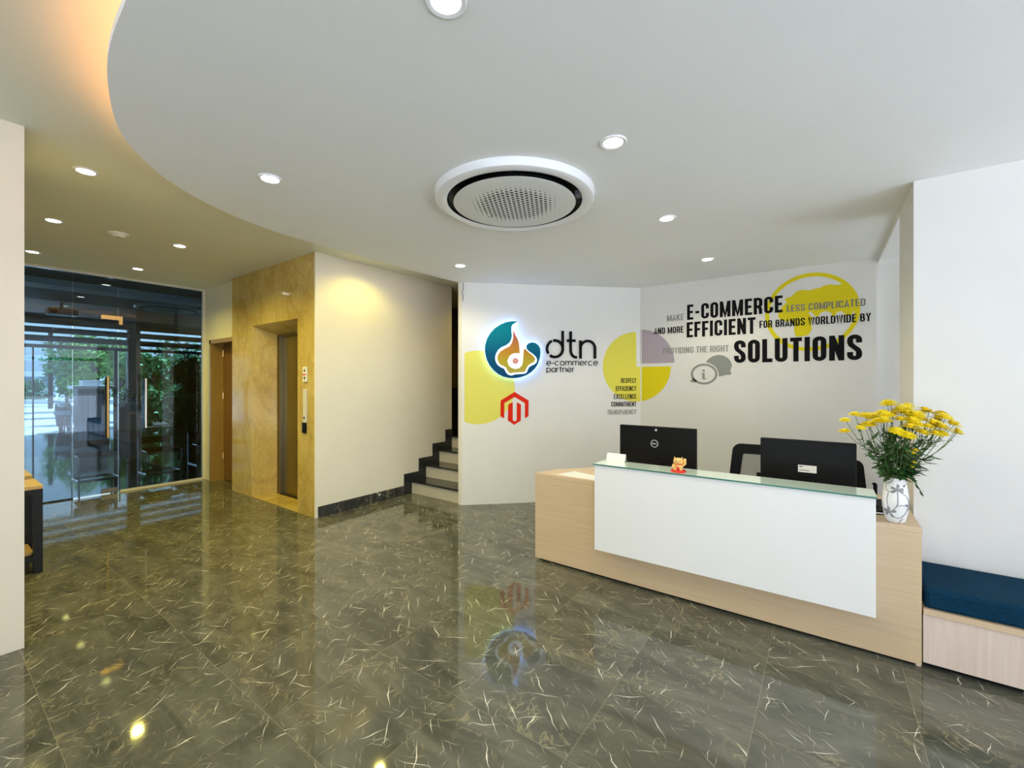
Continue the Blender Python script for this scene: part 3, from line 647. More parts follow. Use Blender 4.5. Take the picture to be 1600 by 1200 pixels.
MB().prism([(-0.09, 0.0), (0.09, 0.0), (0.09, 0.055), (-0.09, 0.022)], -0.08, 0.08, lambda y, z, x: (x, y, z)).build('phone_body', 'black', ph, bevel=0.004)
MB().tube([(-0.05, -0.085, 0.04), (-0.05, -0.06, 0.062), (-0.05, 0.0, 0.072), (-0.05, 0.06, 0.085), (-0.05, 0.085, 0.078)], [0.022, 0.018, 0.014, 0.018, 0.022], 10).build('handset', 'black', ph, smooth=50)
box('paper_strip', 'paper', -0.08, 0.08, -0.0912, -0.0902, 0.006, 0.014, ph)

# beckoning cat figurine
cat = thing('cat_figurine', 'small cream gold beckoning cat on a red base, standing on the glass shelf', 'figurine', (-0.80, 3.035, GZ), R(10))
MB().lathe([(0.0005, 0.0), (0.046, 0.0), (0.050, 0.005), (0.046, 0.013), (0.0005, 0.014)], 24, cap=False).build('base', 'red', cat, smooth=40)
b = MB(); b.ellipsoid((0, 0.004, 0.038), (0.031, 0.027, 0.030)); b.ellipsoid((0.0, -0.002, 0.070), (0.033, 0.028, 0.025))
for sx in (-1, 1):
    b.add([(sx * 0.012, -0.006, 0.088), (sx * 0.030, -0.004, 0.080), (sx * 0.027, 0.006, 0.082), (sx * 0.025, -0.003, 0.104)], [(0, 1, 3), (1, 2, 3), (2, 0, 3), (0, 2, 1)])
    b.ellipsoid((sx * 0.017, -0.022, 0.019), (0.012, 0.015, 0.008), 10, 6)
b.tube([(0.028, -0.004, 0.046), (0.042, -0.008, 0.060), (0.041, -0.010, 0.078)], [0.010, 0.010, 0.009], 10); b.ellipsoid((0.041, -0.012, 0.084), (0.011, 0.010, 0.011), 10, 6)
b.tube([(-0.026, -0.006, 0.048), (-0.033, -0.018, 0.036), (-0.022, -0.026, 0.028)], [0.010, 0.009, 0.008], 10)
b.build('cat_body', 'gold', cat, smooth=60, weld=False)
e = MB()
for sx in (-1, 1): e.ellipsoid((sx * 0.012, -0.0275, 0.075), (0.004, 0.0025, 0.003), 8, 5)
e.ellipsoid((0, -0.0295, 0.068), (0.003, 0.002, 0.002), 8, 5); e.build('face_marks', 'vinyl_black', cat)
MB().lathe([(0.028, -0.002), (0.031, 0.0), (0.028, 0.003)], 24, (0, 0.0, 0.053), cap=False).build('collar', 'red', cat, smooth=50)
MB().ellipsoid((0, -0.027, 0.026), (0.010, 0.005, 0.012), 12, 8).build('bib', 'red', cat, smooth=60)

# office chairs behind the desk
def office_chair(label, x, y, rz, zt, full):
    t = thing('office_chair', label, 'office chair', (x, y, 0), rz)
    w = 0.25
    # back: rounded frame (y- side faces the desk), leaning away from the desk
    zb = zt - 0.50
    def ring(inset, n=6):
        pts = []
        x0, z0, z1, r = w - inset, zb + inset, zt - inset, 0.07 - inset * 0.6
        wt = x0 - 0.035
        for cx_, cz, a0 in ((wt - r, z1 - r, 0), (-(wt - r), z1 - r, 90), (-(x0 - r), z0 + r, 180), (x0 - r, z0 + r, 270)):
            for k in range(n + 1):
                a = R(a0 + 90 * k / n); pts.append((cx_ + r * cos(a), cz + r * sin(a)))
        return pts
    lean = lambda z: 0.10 + (z - zb) * 0.12
    outer, inner = ring(0.0), ring(0.085)
    f = MB(); n = len(outer)
    for dy in (0.0, 0.035):
        f.add([(px, lean(pz) + dy, pz) for px, pz in outer] + [(px, lean(pz) + dy, pz) for px, pz in inner], [(i, (i + 1) % n, n + (i + 1) % n, n + i) for i in range(n)])
    for lp in (outer, inner):
        f.add([(px, lean(pz) + dy, pz) for dy in (0.0, 0.035) for px, pz in lp], [(i, (i + 1) % n, n + (i + 1) % n, n + i) for i in range(n)])
    f.build('back_frame', 'black', t, smooth=40)
    MB().add([(px, lean(pz) + 0.017, pz) for px, pz in inner], [tuple(range(n))]).build('back_mesh' if not full else 'back_pad', 'mesh' if not full else 'black_soft', t)
    MB().box(-0.24, 0.24, -0.36, 0.10, 0.44, 0.51).build('seat', 'black_soft', t, bevel=0.03)
    MB().tube([(0, 0.04, 0.42), (0, 0.16, 0.46), (0, 0.155, 0.70)], 0.022, 8).build('back_bracket', 'black', t, smooth=50)
    for s in (-1, 1):
        MB().tube([(s * 0.25, -0.05, 0.45), (s * 0.29, -0.05, 0.47), (s * 0.29, -0.05, 0.62), (s * 0.28, -0.16, 0.64)], 0.014, 8).build('armrest', 'black', t, smooth=50)
    MB().tube([(0, -0.12, 0.08), (0, -0.12, 0.44)], 0.028, 12).build('gas_column', 'black_metal', t, smooth=50)
    for k in range(5):
        a = 2 * pi * k / 5 + 0.3
        lg = MB().tube([(0, -0.12, 0.09), (0.28 * cos(a), -0.12 + 0.28 * sin(a), 0.065)], [0.02, 0.014], 8).build('base_leg', 'black', t, smooth=50)
        MB().tube([(0.28 * cos(a) - 0.012 * sin(a), -0.12 + 0.28 * sin(a) + 0.012 * cos(a), 0.027), (0.28 * cos(a) + 0.012 * sin(a), -0.12 + 0.28 * sin(a) - 0.012 * cos(a), 0.027)], 0.026, 12).build('caster', 'black', lg, smooth=50)
    return t
office_chair('black mesh-backed office chair tucked behind the monitor with the white sticker', -0.455, 4.25, R(4), 0.945, False)
office_chair('black padded office chair showing beside the flowers behind the monitor', 0.075, 4.95, R(-3), 0.785, True)

# vase and flowers
VX, VY = 0.318, 3.155
vase = thing('flower_vase', 'white ceramic vase painted with grey blossoms on the oak desk end', 'vase', (VX, VY, DZT))
VP = [(0.036, 0.0), (0.044, 0.012), (0.053, 0.06), (0.0575, 0.11), (0.056, 0.15), (0.050, 0.20), (0.043, 0.235), (0.041, 0.245)]
MB().lathe([(0.0005, 0.0)] + VP + [(0.037, 0.244), (0.042, 0.20), (0.048, 0.14), (0.04, 0.03), (0.0005, 0.02)], 48, cap=False).build('vase_body', 'ceramic', vase, smooth=60)
def vr(z):
    for (r0, z0), (r1, z1) in zip(VP, VP[1:]):
        if z0 <= z <= z1: return r0 + (r1 - r0) * (z - z0) / (z1 - z0)
    return VP[-1][0]
VA = atan2(-VY, -VX)                                            # the side towards the room
def vmap(a, z, e=0.0008): r = vr(z) + e; return (r * cos(VA + a), r * sin(VA + a), z)
pt = MB()
def petal(a, z, ang, ln, wd):
    p = []
    for k in range(14):
        q = 2 * pi * k / 14; l = ln * (0.5 - 0.5 * cos(q)); s = wd * sin(q) * (0.35 + 0.65 * (0.5 - 0.5 * cos(q)))
        p.append((a + (l * cos(ang) - s * sin(ang)) / 0.055, z + l * sin(ang) + s * cos(ang)))
    pt.add([vmap(*q) for q in p], [tuple(range(14))])
def curve(pts, wd=0.0022):
    pts = chaikin(pts, 3)
    pt.tube([vmap(a, z, 0.0) for a, z in pts], wd, 6)
for a0, z0, angs in ((-0.45, 0.060, (20, 100, 160, 215, 300)), (0.15, 0.185, (10, 80, 160, 215, 340)), (1.3, 0.10, (30, 100, 170, 240, 310)), (2.6, 0.15, (0, 72, 144, 216, 288)), (-2.0, 0.11, (0, 72, 144, 216, 288))):
    for g in angs: petal(a0, z0, R(g), 0.031, 0.010)
for c in ([(0.15, 0.185), (0.2, 0.14), (0.15, 0.10), (-0.05, 0.08), (-0.25, 0.07)], [(0.15, 0.185), (-0.2, 0.17), (-0.6, 0.17), (-0.9, 0.19), (-0.85, 0.215), (-0.5, 0.215), (-0.2, 0.235)],
          [(-0.45, 0.06), (-0.1, 0.035), (0.3, 0.03), (0.7, 0.045), (1.3, 0.10)], [(-0.55, 0.165), (-0.65, 0.13), (-0.6, 0.10), (-0.5, 0.07)], [(0.15, 0.185), (0.6, 0.165), (1.0, 0.15), (1.3, 0.11)],
          [(0.15, 0.10), (0.6, 0.105), (1.0, 0.10)], [(0.4, 0.006), (0.45, 0.02), (0.7, 0.03)], [(1.3, 0.10), (1.9, 0.13), (2.6, 0.15)], [(-2.0, 0.11), (-1.5, 0.08), (-0.6, 0.05)]): curve(c)
pt.build('painted_blossom_pattern', 'vase_grey', vase, weld=False)

def flower_mb(mb, mid, c, n, r, seed):
    rnd = random.Random(seed); n = Vector(n).normalized(); t = n.orthogonal().normalized(); b = n.cross(t); c = Vector(c)
    for lay, (k, rr, lift, wd) in enumerate(((16, 1.0, -0.10, 0.16), (13, 0.78, 0.16, 0.15), (10, 0.5, 0.34, 0.13))):
        for i in range(k):
            a = 2 * pi * (i + 0.5 * lay) / k + rnd.uniform(-.08, .08); d = t * cos(a) + b * sin(a); s = t * -sin(a) + b * cos(a)
            L_ = r * rr * rnd.uniform(0.9, 1.05); w = r * wd
            h0, h1 = n * r * 0.02, n * r * lift
            mb.add([c + h0 + s * w * .4, c + h0 - s * w * .4, c + d * L_ * .6 + h1 - s * w, c + d * L_ + h1 * .8 - s * w * .5, c + d * L_ + h1 * .8 + s * w * .5, c + d * L_ * .6 + h1 + s * w], [(0, 1, 2, 5), (5, 2, 3, 4)])
    q = n.to_track_quat('Z', 'Y').to_matrix()
    mid.ellipsoid(c + n * r * 0.16, (r * .32, r * .32, r * .2), 10, 5, q)
def leaf(mb, p, d, ln, wd, up=Vector((0, 0, 1))):
    """lobed chrysanthemum leaf"""
    p = Vector(p); d = Vector(d).normalized(); s = d.cross(up); s = s.normalized() if s.length > 1e-3 else Vector((1, 0, 0)); u = s.cross(d)
    out = [(0, .06), (.2, .30), (.3, .22), (.45, .52), (.55, .34), (.72, .42), (.8, .2), (1, 0)]
    L_ = [p + d * ln * a + s * wd * w + u * (-.10 * ln * w) for a, w in out]; Rr = [p + d * ln * a - s * wd * w + u * (-.10 * ln * w) for a, w in out]
    mid = [p + d * ln * a for a, w in out]
    vs = L_ + mid + Rr; n = len(out)
    mb.add(vs, [(i, i + 1, n + i + 1, n + i) for i in range(n - 1)] + [(n + i, n + i + 1, 2 * n + i + 1, 2 * n + i) for i in range(n - 1)])
NECK = Vector((VX, VY, DZT + 0.235))
CR = RT.copy(); CF = FW.copy()
def spray(name, label, group, heads, seed, leaves=5, r=0.030):
    """one branching stem: HEADS are (across, height above the neck, depth) of its flowers"""
    rnd = random.Random(seed)
    base = NECK + Vector((rnd.uniform(-.02, .02), rnd.uniform(-.02, .02), -0.15))
    t = thing(name, label, 'flower', base, 0, group)
    hs = [NECK + CR * a + CF * d + Vector((0, 0, h)) - base for a, h, d in heads]
    mean = sum(hs, Vector()) / len(hs)
    nk = NECK + CR * max(-.035, min(.035, mean.x * .1 + mean.dot(CR) * .15)) + CF * max(-.03, min(.03, mean.dot(CF) * .2)) - base
    fork = nk.lerp(mean, 0.62); fork.z = nk.z + (mean.z - nk.z) * 0.55
    sm = MB(); sm.tube([(0, 0, 0), nk, nk.lerp(fork, .5) + Vector((0, 0, .012)), fork], [.0032, .0030, .0026, .0022], 6)
    fo = MB()
    for i, h in enumerate(hs):
        mid = fork.lerp(h, .5) + Vector((0, 0, -.012))
        sm.tube([fork, mid, h], [.002, .0017, .0015], 5)
        ax = (h - mid).normalized() * .6 + Vector((0, 0, .8)) + CR * rnd.uniform(-.25, .25) - CF * rnd.uniform(0.0, .45)
        a, m_ = MB(), MB(); flower_mb(a, m_, h, ax, r * rnd.uniform(.88, 1.12), seed * 31 + i)
        fh = a.build('flower_head', 'petal', t, weld=False); m_.build('flower_centre', 'petal_mid', fh, smooth=60)
        for s in range(3):
            q = fork.lerp(h, rnd.uniform(.15, .8)); leaf(fo, q, CR * rnd.uniform(-1, 1) + CF * rnd.uniform(-1, 1) + Vector((0, 0, rnd.uniform(-.5, .3))), rnd.uniform(.018, .034), .012)
    for s in range(leaves):
        q = nk.lerp(fork, rnd.uniform(.1, 1.0)); leaf(fo, q, CR * rnd.uniform(-1, 1) + CF * rnd.uniform(-1, .6) + Vector((0, 0, rnd.uniform(-.6, .4))), rnd.uniform(.045, .075), rnd.uniform(.022, .034))
    sm.build('stem', 'stem', t, smooth=60, weld=False); fo.build('leaves', 'foliage', t, weld=False)
    return t
GRP = 'yellow chrysanthemum sprays in the vase'
LAB = 'yellow chrysanthemum spray in the dense middle of the vase bouquet'
SP = [([(-.10, .33, -.05), (-.06, .36, .02), (-.135, .30, .0)], 1), ([(-.02, .41, .03), (-.055, .42, .0), (.01, .39, -.02)], 2), ([(.05, .40, .03), (.085, .38, -.02), (.02, .36, -.06)], 3),
      ([(.12, .37, .0), (.15, .345, -.04), (.105, .34, .04)], 4), ([(-.075, .275, -.09), (-.03, .30, -.10), (-.005, .33, -.08)], 5), ([(.04, .30, -.10), (.075, .32, -.08), (.06, .265, -.11)], 6),
      ([(.10, .31, -.07), (.135, .29, -.05), (.17, .32, .02)], 7), ([(-.02, .36, .08), (.04, .35, .10), (-.07, .34, .08)], 8), ([(.19, .34, .0), (.205, .305, -.03), (.18, .29, .05)], 9),
      ([(-.115, .345, .05), (-.09, .30, .06)], 10), ([(.09, .35, .08), (.14, .36, .06)], 11), ([(-.04, .335, -.06), (.0, .37, -.04), (.045, .34, -.045)], 12), ([(.02, .27, -.10), (-.045, .255, -.105)], 13),
      ([(.0, .315, -.09), (.055, .36, .02), (-.02, .385, -.03)], 14), ([(.10, .30, -.09), (.135, .335, -.02), (.075, .355, .03)], 15), ([(-.105, .325, -.03), (-.07, .355, -.02)], 16), ([(.165, .31, -.06), (.19, .355, .03)], 17)]
for hd, s in SP: spray('chrysanthemum_spray', LAB, GRP, [((a_ + .135) * 1.32 - .15, h_, d_) for a_, h_, d_ in hd], s, 7, .043)
spray('chrysanthemum_spray', 'spray of small yellow chrysanthemums leaning out over the monitor side of the bouquet', None, [(-.275, .325, .0), (-.215, .285, -.03), (-.262, .262, .02), (-.205, .355, .02)], 21, 7, .032)
spray('chrysanthemum_spray', 'spray of yellow chrysanthemums reaching far out over the bench', None, [(.345, .262, .0), (.37, .25, .03), (.305, .275, -.03)], 22, 8, .030)
spray('chrysanthemum_spray', 'short spray of pale buds low in the bouquet just above the vase rim', None, [(.0, .165, -.07), (.03, .155, -.07), (.052, .17, -.06), (.055, .10, -.05), (.03, .085, -.055)], 23, 8, .020)
spray('chrysanthemum_spray', 'single pale chrysanthemum standing apart in front of the white wall', None, [(.175, .262, -.08)], 24, 5, .038)
# drooping leaves and extra greens
gr = thing('foliage_sprig', 'leafy green sprig hanging over the vase rim towards the wall', 'foliage', NECK + Vector((0, 0, -0.14)))
g = MB(); sm = MB(); a = Vector((0, 0, 0)); rim = Vector((0, 0, .14)) + CR * .05
pth = [a, rim, rim + CR * .035 + Vector((0, 0, .02)), rim + CR * .06 + Vector((0, 0, -.02)), rim + CR * .085 + Vector((0, 0, -.06))]
sm.tube(pth, .0022, 6)
for p in pth[2:]: leaf(g, p, CR * .5 + Vector((0, 0, -1)), .045, .02); leaf(g, p, CR * .9 + Vector((0, 0, -.3)), .03, .016)
sm.build('stem', 'stem', gr, smooth=60); g.build('leaves', 'foliage', gr, weld=False)
gr2 = thing('foliage_sprig', 'dense dark leafy greens filling the bouquet under the flowers', 'foliage', NECK + Vector((0, 0, -0.14)))
g = MB(); sm = MB(); rnd = random.Random(5)
for k in range(30):
    a_ = 2 * pi * k / 30; d_ = CR * cos(a_) * 1.25 + CF * sin(a_); h = rnd.uniform(.12, .30); rr = rnd.uniform(.03, .125)
    top = Vector((0, 0, .14 + h)) + d_ * rr
    sm.tube([d_ * .004, Vector((0, 0, .14)) + d_ * .035, top], [.0025, .0022, .0015], 5)
    for j in range(9):
        q = (Vector((0, 0, .14)) + d_ * .035).lerp(top, rnd.uniform(.1, 1)); leaf(g, q, d_ * rnd.uniform(-.2, 1) + CR * rnd.uniform(-.7, .7) + Vector((0, 0, rnd.uniform(-.6, .5))), rnd.uniform(.04, .07), rnd.uniform(.022, .036))
sm.build('stem', 'stem', gr2, smooth=60, weld=False); g.build('leaves', 'foliage', gr2, weld=False)

# ------------------------------------------------------------------ stools in front of the glass
def stool(label, x, y, ht, w, d):
    t = thing('stool', label, 'stool', (x, y, 0))
    MB().box(-w, 0.005, -d / 2, d / 2, ht - 0.028, ht).build('seat', 'stool_wood', t, bevel=0.002)
    MB().box(-w, 0, -d / 2, d / 2, ht - 0.068, ht - 0.029).build('apron', 'black_metal', t)
    for sx in (-w, -0.05):
        for sy in (-d / 2, d / 2 - 0.05): box('leg', 'black_metal', sx, sx + 0.05, sy, sy + 0.05, 0, ht - 0.0685, t)
    fr = MB(); fr.box(-w + .05, -.05, d / 2 - .045, d / 2 - .005, .10, .14); fr.box(-w + .05, -.05, -d / 2 + .005, -d / 2 + .045, .10, .14)
    fr.box(-.045, -.005, -d / 2 + .05, d / 2 - .05, .10, .14); fr.build('foot_rail', 'black_metal', t)
    MB().box(-w + .05, -.05, -d / 2 + .045, d / 2 - .045, .141, .16).build('foot_board', 'stool_wood', t)
    return t
stool('pine topped stool with black square legs, beside the pier', -5.02, 0.40, 0.69, 0.40, 0.40)
stool('pine topped stool with black legs standing behind the first one by the glass', -5.62, 0.42, 0.69, 0.40, 0.38)

# ------------------------------------------------------------------ wall graphics
def seg_clip(poly, side):
    """keep the points with s <= 0 (side -1) or s >= 0 (side +1)"""
    out = []
    for i in range(len(poly)):
        a, b = poly[i], poly[(i + 1) % len(poly)]; ia, ib = a[0] * side >= 0, b[0] * side >= 0
        if ia: out.append(a)
        if ia != ib:
            t = a[0] / (a[0] - b[0]); out.append((0.0, a[1] + (b[1] - a[1]) * t))
    return out
LEN = 2.335
def on_logo(s, z, e=0.0025): p = LW0 + LWE * s + LWN * e; return (p.x, p.y, z)
def on_let(x, z, e=0.0025): return (x, EY - e, z)
def logo_px(u, v):
    d = ray(u, v); t = (LW0.dot(LWN)) / d.dot(LWN); p = d * t; return ((p - LW0).dot(LWE), EYE + p.z)
def let_px(u, v): p = at_y(u, v, EY); return (p.x, p.z)
def disc(c, r, a0=0, a1=360, n=48, hub=False):
    p = [(c[0] + r * cos(R(a0 + (a1 - a0) * k / n)), c[1] + r * sin(R(a0 + (a1 - a0) * k / n))) for k in range(n + (0 if a1 - a0 == 360 else 1))]
    return p + ([c] if hub else [])
def decal(name, polys, f, mat, label, cat='wall graphic', parent=None):
    o = MB().flat(polys, f).build(name, mat, parent, weld=False); ngon_tri(o)
    if not parent: tag(o, label, cat)
    return o
# pale yellow disc under the emblem, cut by the wall end
c = (0.206, 1.442); p = [(max(q[0], 0.035), q[1]) for q in disc(c, 0.455)]
decal('yellow_disc_decal', [p], lambda s, z: on_logo(s, z, 0.0015), 'vinyl_yellow_pale', 'large pale yellow disc on the logo wall behind the red hexagon mark')
# pie running round the wall corner: s = 0 is the corner
def corner(s, z, e=0.0015):
    return on_logo(LEN + s, z, e) if s <= 0 else on_let(LW1.x + s, z, e)
RC = 0.452
pie_y = disc((-0.082, 1.706), RC, 90, 360, 60, True)
k = thing('pie_chart_decal', 'yellow and mauve pie chart graphic folded round the wall corner', 'wall graphic', (0, 0, 0))
def folded(name, poly, mats, par, e=0.0015):
    for side, mt in zip((-1, 1), mats):
        q = seg_clip(poly, side)
        if len(q) > 2:
            if side == -1: o = MB().flat([q], lambda s, z: on_logo(LEN + s, z, e)).build(name, mt, par, weld=False)
            else: o = MB().flat([q], lambda s, z: on_let(LW1.x + s, z, e)).build(name, mt, par, weld=False)
            ngon_tri(o)
folded('yellow_part', pie_y, ('vinyl_yellow_soft', 'vinyl_yellow'), k)
folded('mauve_quarter', disc((-0.030, 1.748), RC - 0.01, 0, 90, 24, True), ('vinyl_mauve', 'vinyl_mauve'), k)

# globe
gc = ((-0.529 + 0.296) / 2, 2.245); GR = 0.412
gl = thing('globe_decal', 'yellow ring globe graphic behind the lettering', 'wall graphic', (0, 0, 0))
ro, ri = disc(gc, GR, n=64), disc(gc, GR - 0.040, n=64)
MB().flat([[ro[i], ro[(i + 1) % 64], ri[(i + 1) % 64], ri[i]] for i in range(64)], lambda x, z: on_let(x, z, 0.0012)).build('globe_ring', 'vinyl_yellow', gl, weld=True)
LAND = [(480, 360), (540, 300), (620, 275), (700, 285), (780, 265), (850, 250), (900, 225), (980, 205), (1060, 215), (1140, 205), (1130, 180), (1200, 200), (1280, 290), (1340, 400), (1360, 520), (1345, 600), (1310, 590), (1290, 545), (1275, 600), (1230, 610), (1200, 640), (1180, 590), (1130, 555), (1080, 570), (1060, 600), (1020, 640), (1000, 580), (930, 555), (860, 580), (820, 640), (790, 620), (730, 560), (700, 580), (760, 650), (735, 700), (745, 800), (700, 870), (620, 890), (530, 890), (510, 800), (520, 740), (480, 690), (400, 690), (330, 680), (300, 620), (310, 570), (360, 490), (420, 440), (380, 400)]
lp = [let_px(1180 + a / 8.42, 420 + b / 8.42) for a, b in LAND]
ngon_tri(MB().flat([lp], lambda x, z: on_let(x, z, 0.0014)).build('land_shape', 'vinyl_yellow', gl, weld=False))

# speech bubbles
def ell(c, rx, ry, n=40): return [(c[0] + rx * cos(2 * pi * k / n), c[1] + ry * sin(2 * pi * k / n)) for k in range(n)]
def bub(p): return let_px(1070 + p[0] / 20.0, 545 + p[1] / 20.0)
sb = tag(MB().flat([[bub(p) for p in [(650, 420), (750, 310), (880, 230), (980, 200), (1080, 193), (1200, 210), (1330, 275), (1430, 380), (1475, 500), (1450, 620), (1410, 690), (1470, 765), (1420, 815), (1300, 815), (1200, 840), (1060, 865), (1060, 770), (1010, 640), (930, 540), (820, 470), (730, 435)]]], on_let).build('speech_bubble_decal', 'vinyl_grey', weld=False), 'solid grey speech bubble graphic under the small grey words', 'wall graphic'); ngon_tri(sb)
ib = thing('speech_bubble_decal', 'outlined grey speech bubble with an i, overlapping the solid bubble', 'wall graphic', (0, 0, 0))
eo, ei = ell((605, 790), 415, 327), ell((605, 790), 345, 262); n = 40
pol = [[bub(q) for q in (eo[i], eo[(i + 1) % n], ei[(i + 1) % n], ei[i])] for i in range(n)] + [[bub(q) for q in ((225, 900), (290, 930), (380, 1010), (340, 1050), (230, 1052), (160, 1005), (190, 975), (235, 960))]]
MB().flat(pol, on_let).build('bubble_outline', 'vinyl_grey', ib, weld=False)
pol = [[bub(q) for q in ell((590, 685), 42, 36, 16)], [bub(q) for q in ((505, 760), (625, 750), (625, 900), (640, 925), (675, 915), (680, 930), (640, 955), (595, 968), (560, 955), (545, 920), (545, 785), (505, 775))]]
ngon_tri(MB().flat(pol, on_let).build('letter_mark', 'vinyl_grey', ib, weld=False))

# condensed capitals drawn as strokes on a unit-high grid
def arc(cx, cz, rx, rz, a0, a1, n=7): return [(cx + rx * cos(R(a0 + (a1 - a0) * k / n)), cz + rz * sin(R(a0 + (a1 - a0) * k / n))) for k in range(n + 1)]
def glyph(ch, t):
    w = 0.40; l, r, b, tp, m = t / 2, w - t / 2, t / 2, 1 - t / 2, 0.5; q = (w - t) / 2; cx = w / 2; qz = q * 1.05
    U = arc(cx, b + qz, q, qz, 180, 360); O = arc(cx, tp - qz, q, qz, 0, 180) + arc(cx, b + qz, q, qz, 180, 360); O = O + [O[0]]
    G = {'I': (t, [[(t / 2, 0), (t / 2, 1)]]), '-': (0.26, [[(0.03, 0.46), (0.23, 0.46)]]), ' ': (0.17, []),
         'L': (0.33, [[(l, 1), (l, b), (0.33, b)]]), 'T': (0.36, [[(0.18, 0), (0.18, 1)], [(0, tp), (0.36, tp)]]),
         'E': (0.34, [[(0.34, tp), (l, tp), (l, b), (0.34, b)], [(l, m), (0.31, m)]]), 'F': (0.33, [[(0.33, tp), (l, tp), (l, 0)], [(l, m), (0.30, m)]]),
         'H': (w, [[(l, 0), (l, 1)], [(r, 0), (r, 1)], [(l, m), (r, m)]]), 'N': (0.42, [[(l, 0), (l, 1)], [(0.42 - l, 0), (0.42 - l, 1)], [(l, 0.97), (0.42 - l, 0.03)]]),
         'M': (0.53, [[(l, 0), (l, 1)], [(0.53 - l, 0), (0.53 - l, 1)], [(l + .01, 0.97), (0.265, 0.10), (0.53 - l - .01, 0.97)]]),
         'W': (0.56, [[(l * .8, 1), (0.15, 0.04), (0.28, 0.95), (0.41, 0.04), (0.56 - l * .8, 1)]]), 'V': (0.40, [[(l * .8, 1), (0.2, 0.03), (0.4 - l * .8, 1)]]),
         'X': (0.42, [[(l * .8, 0), (0.42 - l * .8, 1)], [(l * .8, 1), (0.42 - l * .8, 0)]]), 'Y': (0.41, [[(l * .8, 1), (0.205, 0.46), (0.41 - l * .8, 1)], [(0.205, 0), (0.205, 0.48)]]),
         'K': (0.41, [[(l, 0), (l, 1)], [(0.41 - l * .8, 1), (l + .02, 0.42)], [(l + .10, 0.56), (0.41 - l * .8, 0)]]), 'A': (0.41, [[(l * .7, 0), (0.205, 0.98), (0.41 - l * .7, 0)], [(0.09, 0.24), (0.32, 0.24)]]),
         'O': (w, [O]), 'U': (w, [[(l, 1)] + U + [(r, 1)]]), 'C': (w, [[(r, 0.64)] + arc(cx, tp - qz, q, qz, 0, 180) + U + [(r, 0.36)]]),
         'G': (w, [[(r, 0.66)] + arc(cx, tp - qz, q, qz, 0, 180) + U + [(r, 0.47), (cx + .01, 0.47)]]), 'D': (w, [[(l, b), (cx, b)] + arc(cx, b + qz, q, qz, 270, 360) + arc(cx, tp - qz, q, qz, 0, 90) + [(l, tp), (l, b)]]),
         'P': (0.38, [[(l, 0), (l, 1)], [(l, tp), (0.2, tp)] + arc(0.2, tp - .14, 0.38 - t / 2 - .2, .14, 90, 0) + arc(0.2, 0.42 + .14, 0.38 - t / 2 - .2, .14, 0, -90) + [(l, 0.42)]]),
         'R': (0.40, [[(l, 0), (l, 1)], [(l, tp), (0.2, tp)] + arc(0.2, tp - .14, r - .2, .14, 90, 0) + arc(0.2, 0.46 + .13, r - .2, .13, 0, -90) + [(l, 0.46)], [(0.22, 0.46), (r - .02, 0.34), (r, 0.0)]]),
         'B': (0.40, [[(l, b), (l, tp)], [(l, tp), (0.2, tp)] + arc(0.2, tp - .14, r - .22, .14, 90, 0) + arc(0.2, 0.53 + .13, r - .22, .13, 0, -90) + [(l, 0.53)], [(0.2, 0.53)] + arc(0.2, 0.53 - .14, r - .2, .14, 90, 0) + arc(0.2, b + .14, r - .2, .14, 0, -90) + [(l, b)]]),
         'S': (w, [[(r, 0.68)] + arc(cx, tp - qz, q, qz, 0, 180) + [(l, 0.70), (l + .03, 0.60), (cx, 0.50), (r - .03, 0.40), (r, 0.30)] + arc(cx, b + qz, q, qz, 0, -180) + [(l, 0.32)]])}
    return G[ch]
def strokes(paths, t, mb, f):
    for p in paths:
        p = [Vector(q) for q in p]; p = [q for i, q in enumerate(p) if i == 0 or (q - p[i - 1]).length > 1e-6]; n = len(p); closed = (p[0] - p[-1]).length < 1e-6 and n > 3
        if closed: p = p[:-1]; n -= 1
        Lp, Rp = [], []
        for i in range(n):
            a = p[i - 1] if (i or closed) else None; b = p[(i + 1) % n] if (i < n - 1 or closed) else None
            d0 = (p[i] - a).normalized() if a is not None else None; d1 = (b - p[i]).normalized() if b is not None else None
            d0 = d0 or d1; d1 = d1 or d0
            n0 = Vector((-d0.y, d0.x)); n1 = Vector((-d1.y, d1.x)); mt = n0 + n1
            mt = mt.normalized() if mt.length > 1e-4 else n0
            k = 1 / max(0.42, mt.dot(n0)); Lp.append(p[i] + mt * t / 2 * k); Rp.append(p[i] - mt * t / 2 * k)
        rng = range(n) if closed else range(n - 1)
        mb.add([f(*q) for q in Lp + Rp], [(i, (i + 1) % n, n + (i + 1) % n, n + i) for i in rng])
def text(name, s, x0, x1, z0, z1, t, mat, label, wall, e=0.003, gap=0.075):
    adv, pos = 0.0, []
    for ch in s:
        wd, st = glyph(ch, t); pos.append((adv, st)); adv += wd + gap
    adv -= gap; sx = (x1 - x0) / adv; sz = z1 - z0; mb = MB()
    for a, st in pos:
        for i_, one in enumerate(st): strokes([one], t, mb, lambda x, z, a=a, i_=i_: wall(x0 + (x + a) * sx, z0 + z * sz, e + 0.0004 * i_))
    o = mb.build(name, mat, weld=False); tag(o, label, 'wall lettering'); return o
text('wall_lettering', 'MAKE', -1.593, -1.392, 2.268, 2.345, 0.135, 'vinyl_grey', 'small grey word MAKE before the big black E-COMMERCE', on_let)
text('wall_lettering', 'E-COMMERCE', -1.354, -0.363, 2.266, 2.450, 0.155, 'vinyl_black', 'large black word E-COMMERCE in the top line', on_let)
text('wall_lettering', 'LESS COMPLICATED', -0.325, 0.335, 2.264, 2.338, 0.14, 'vinyl_grey_dark', 'small grey words LESS COMPLICATED printed across the globe', on_let)
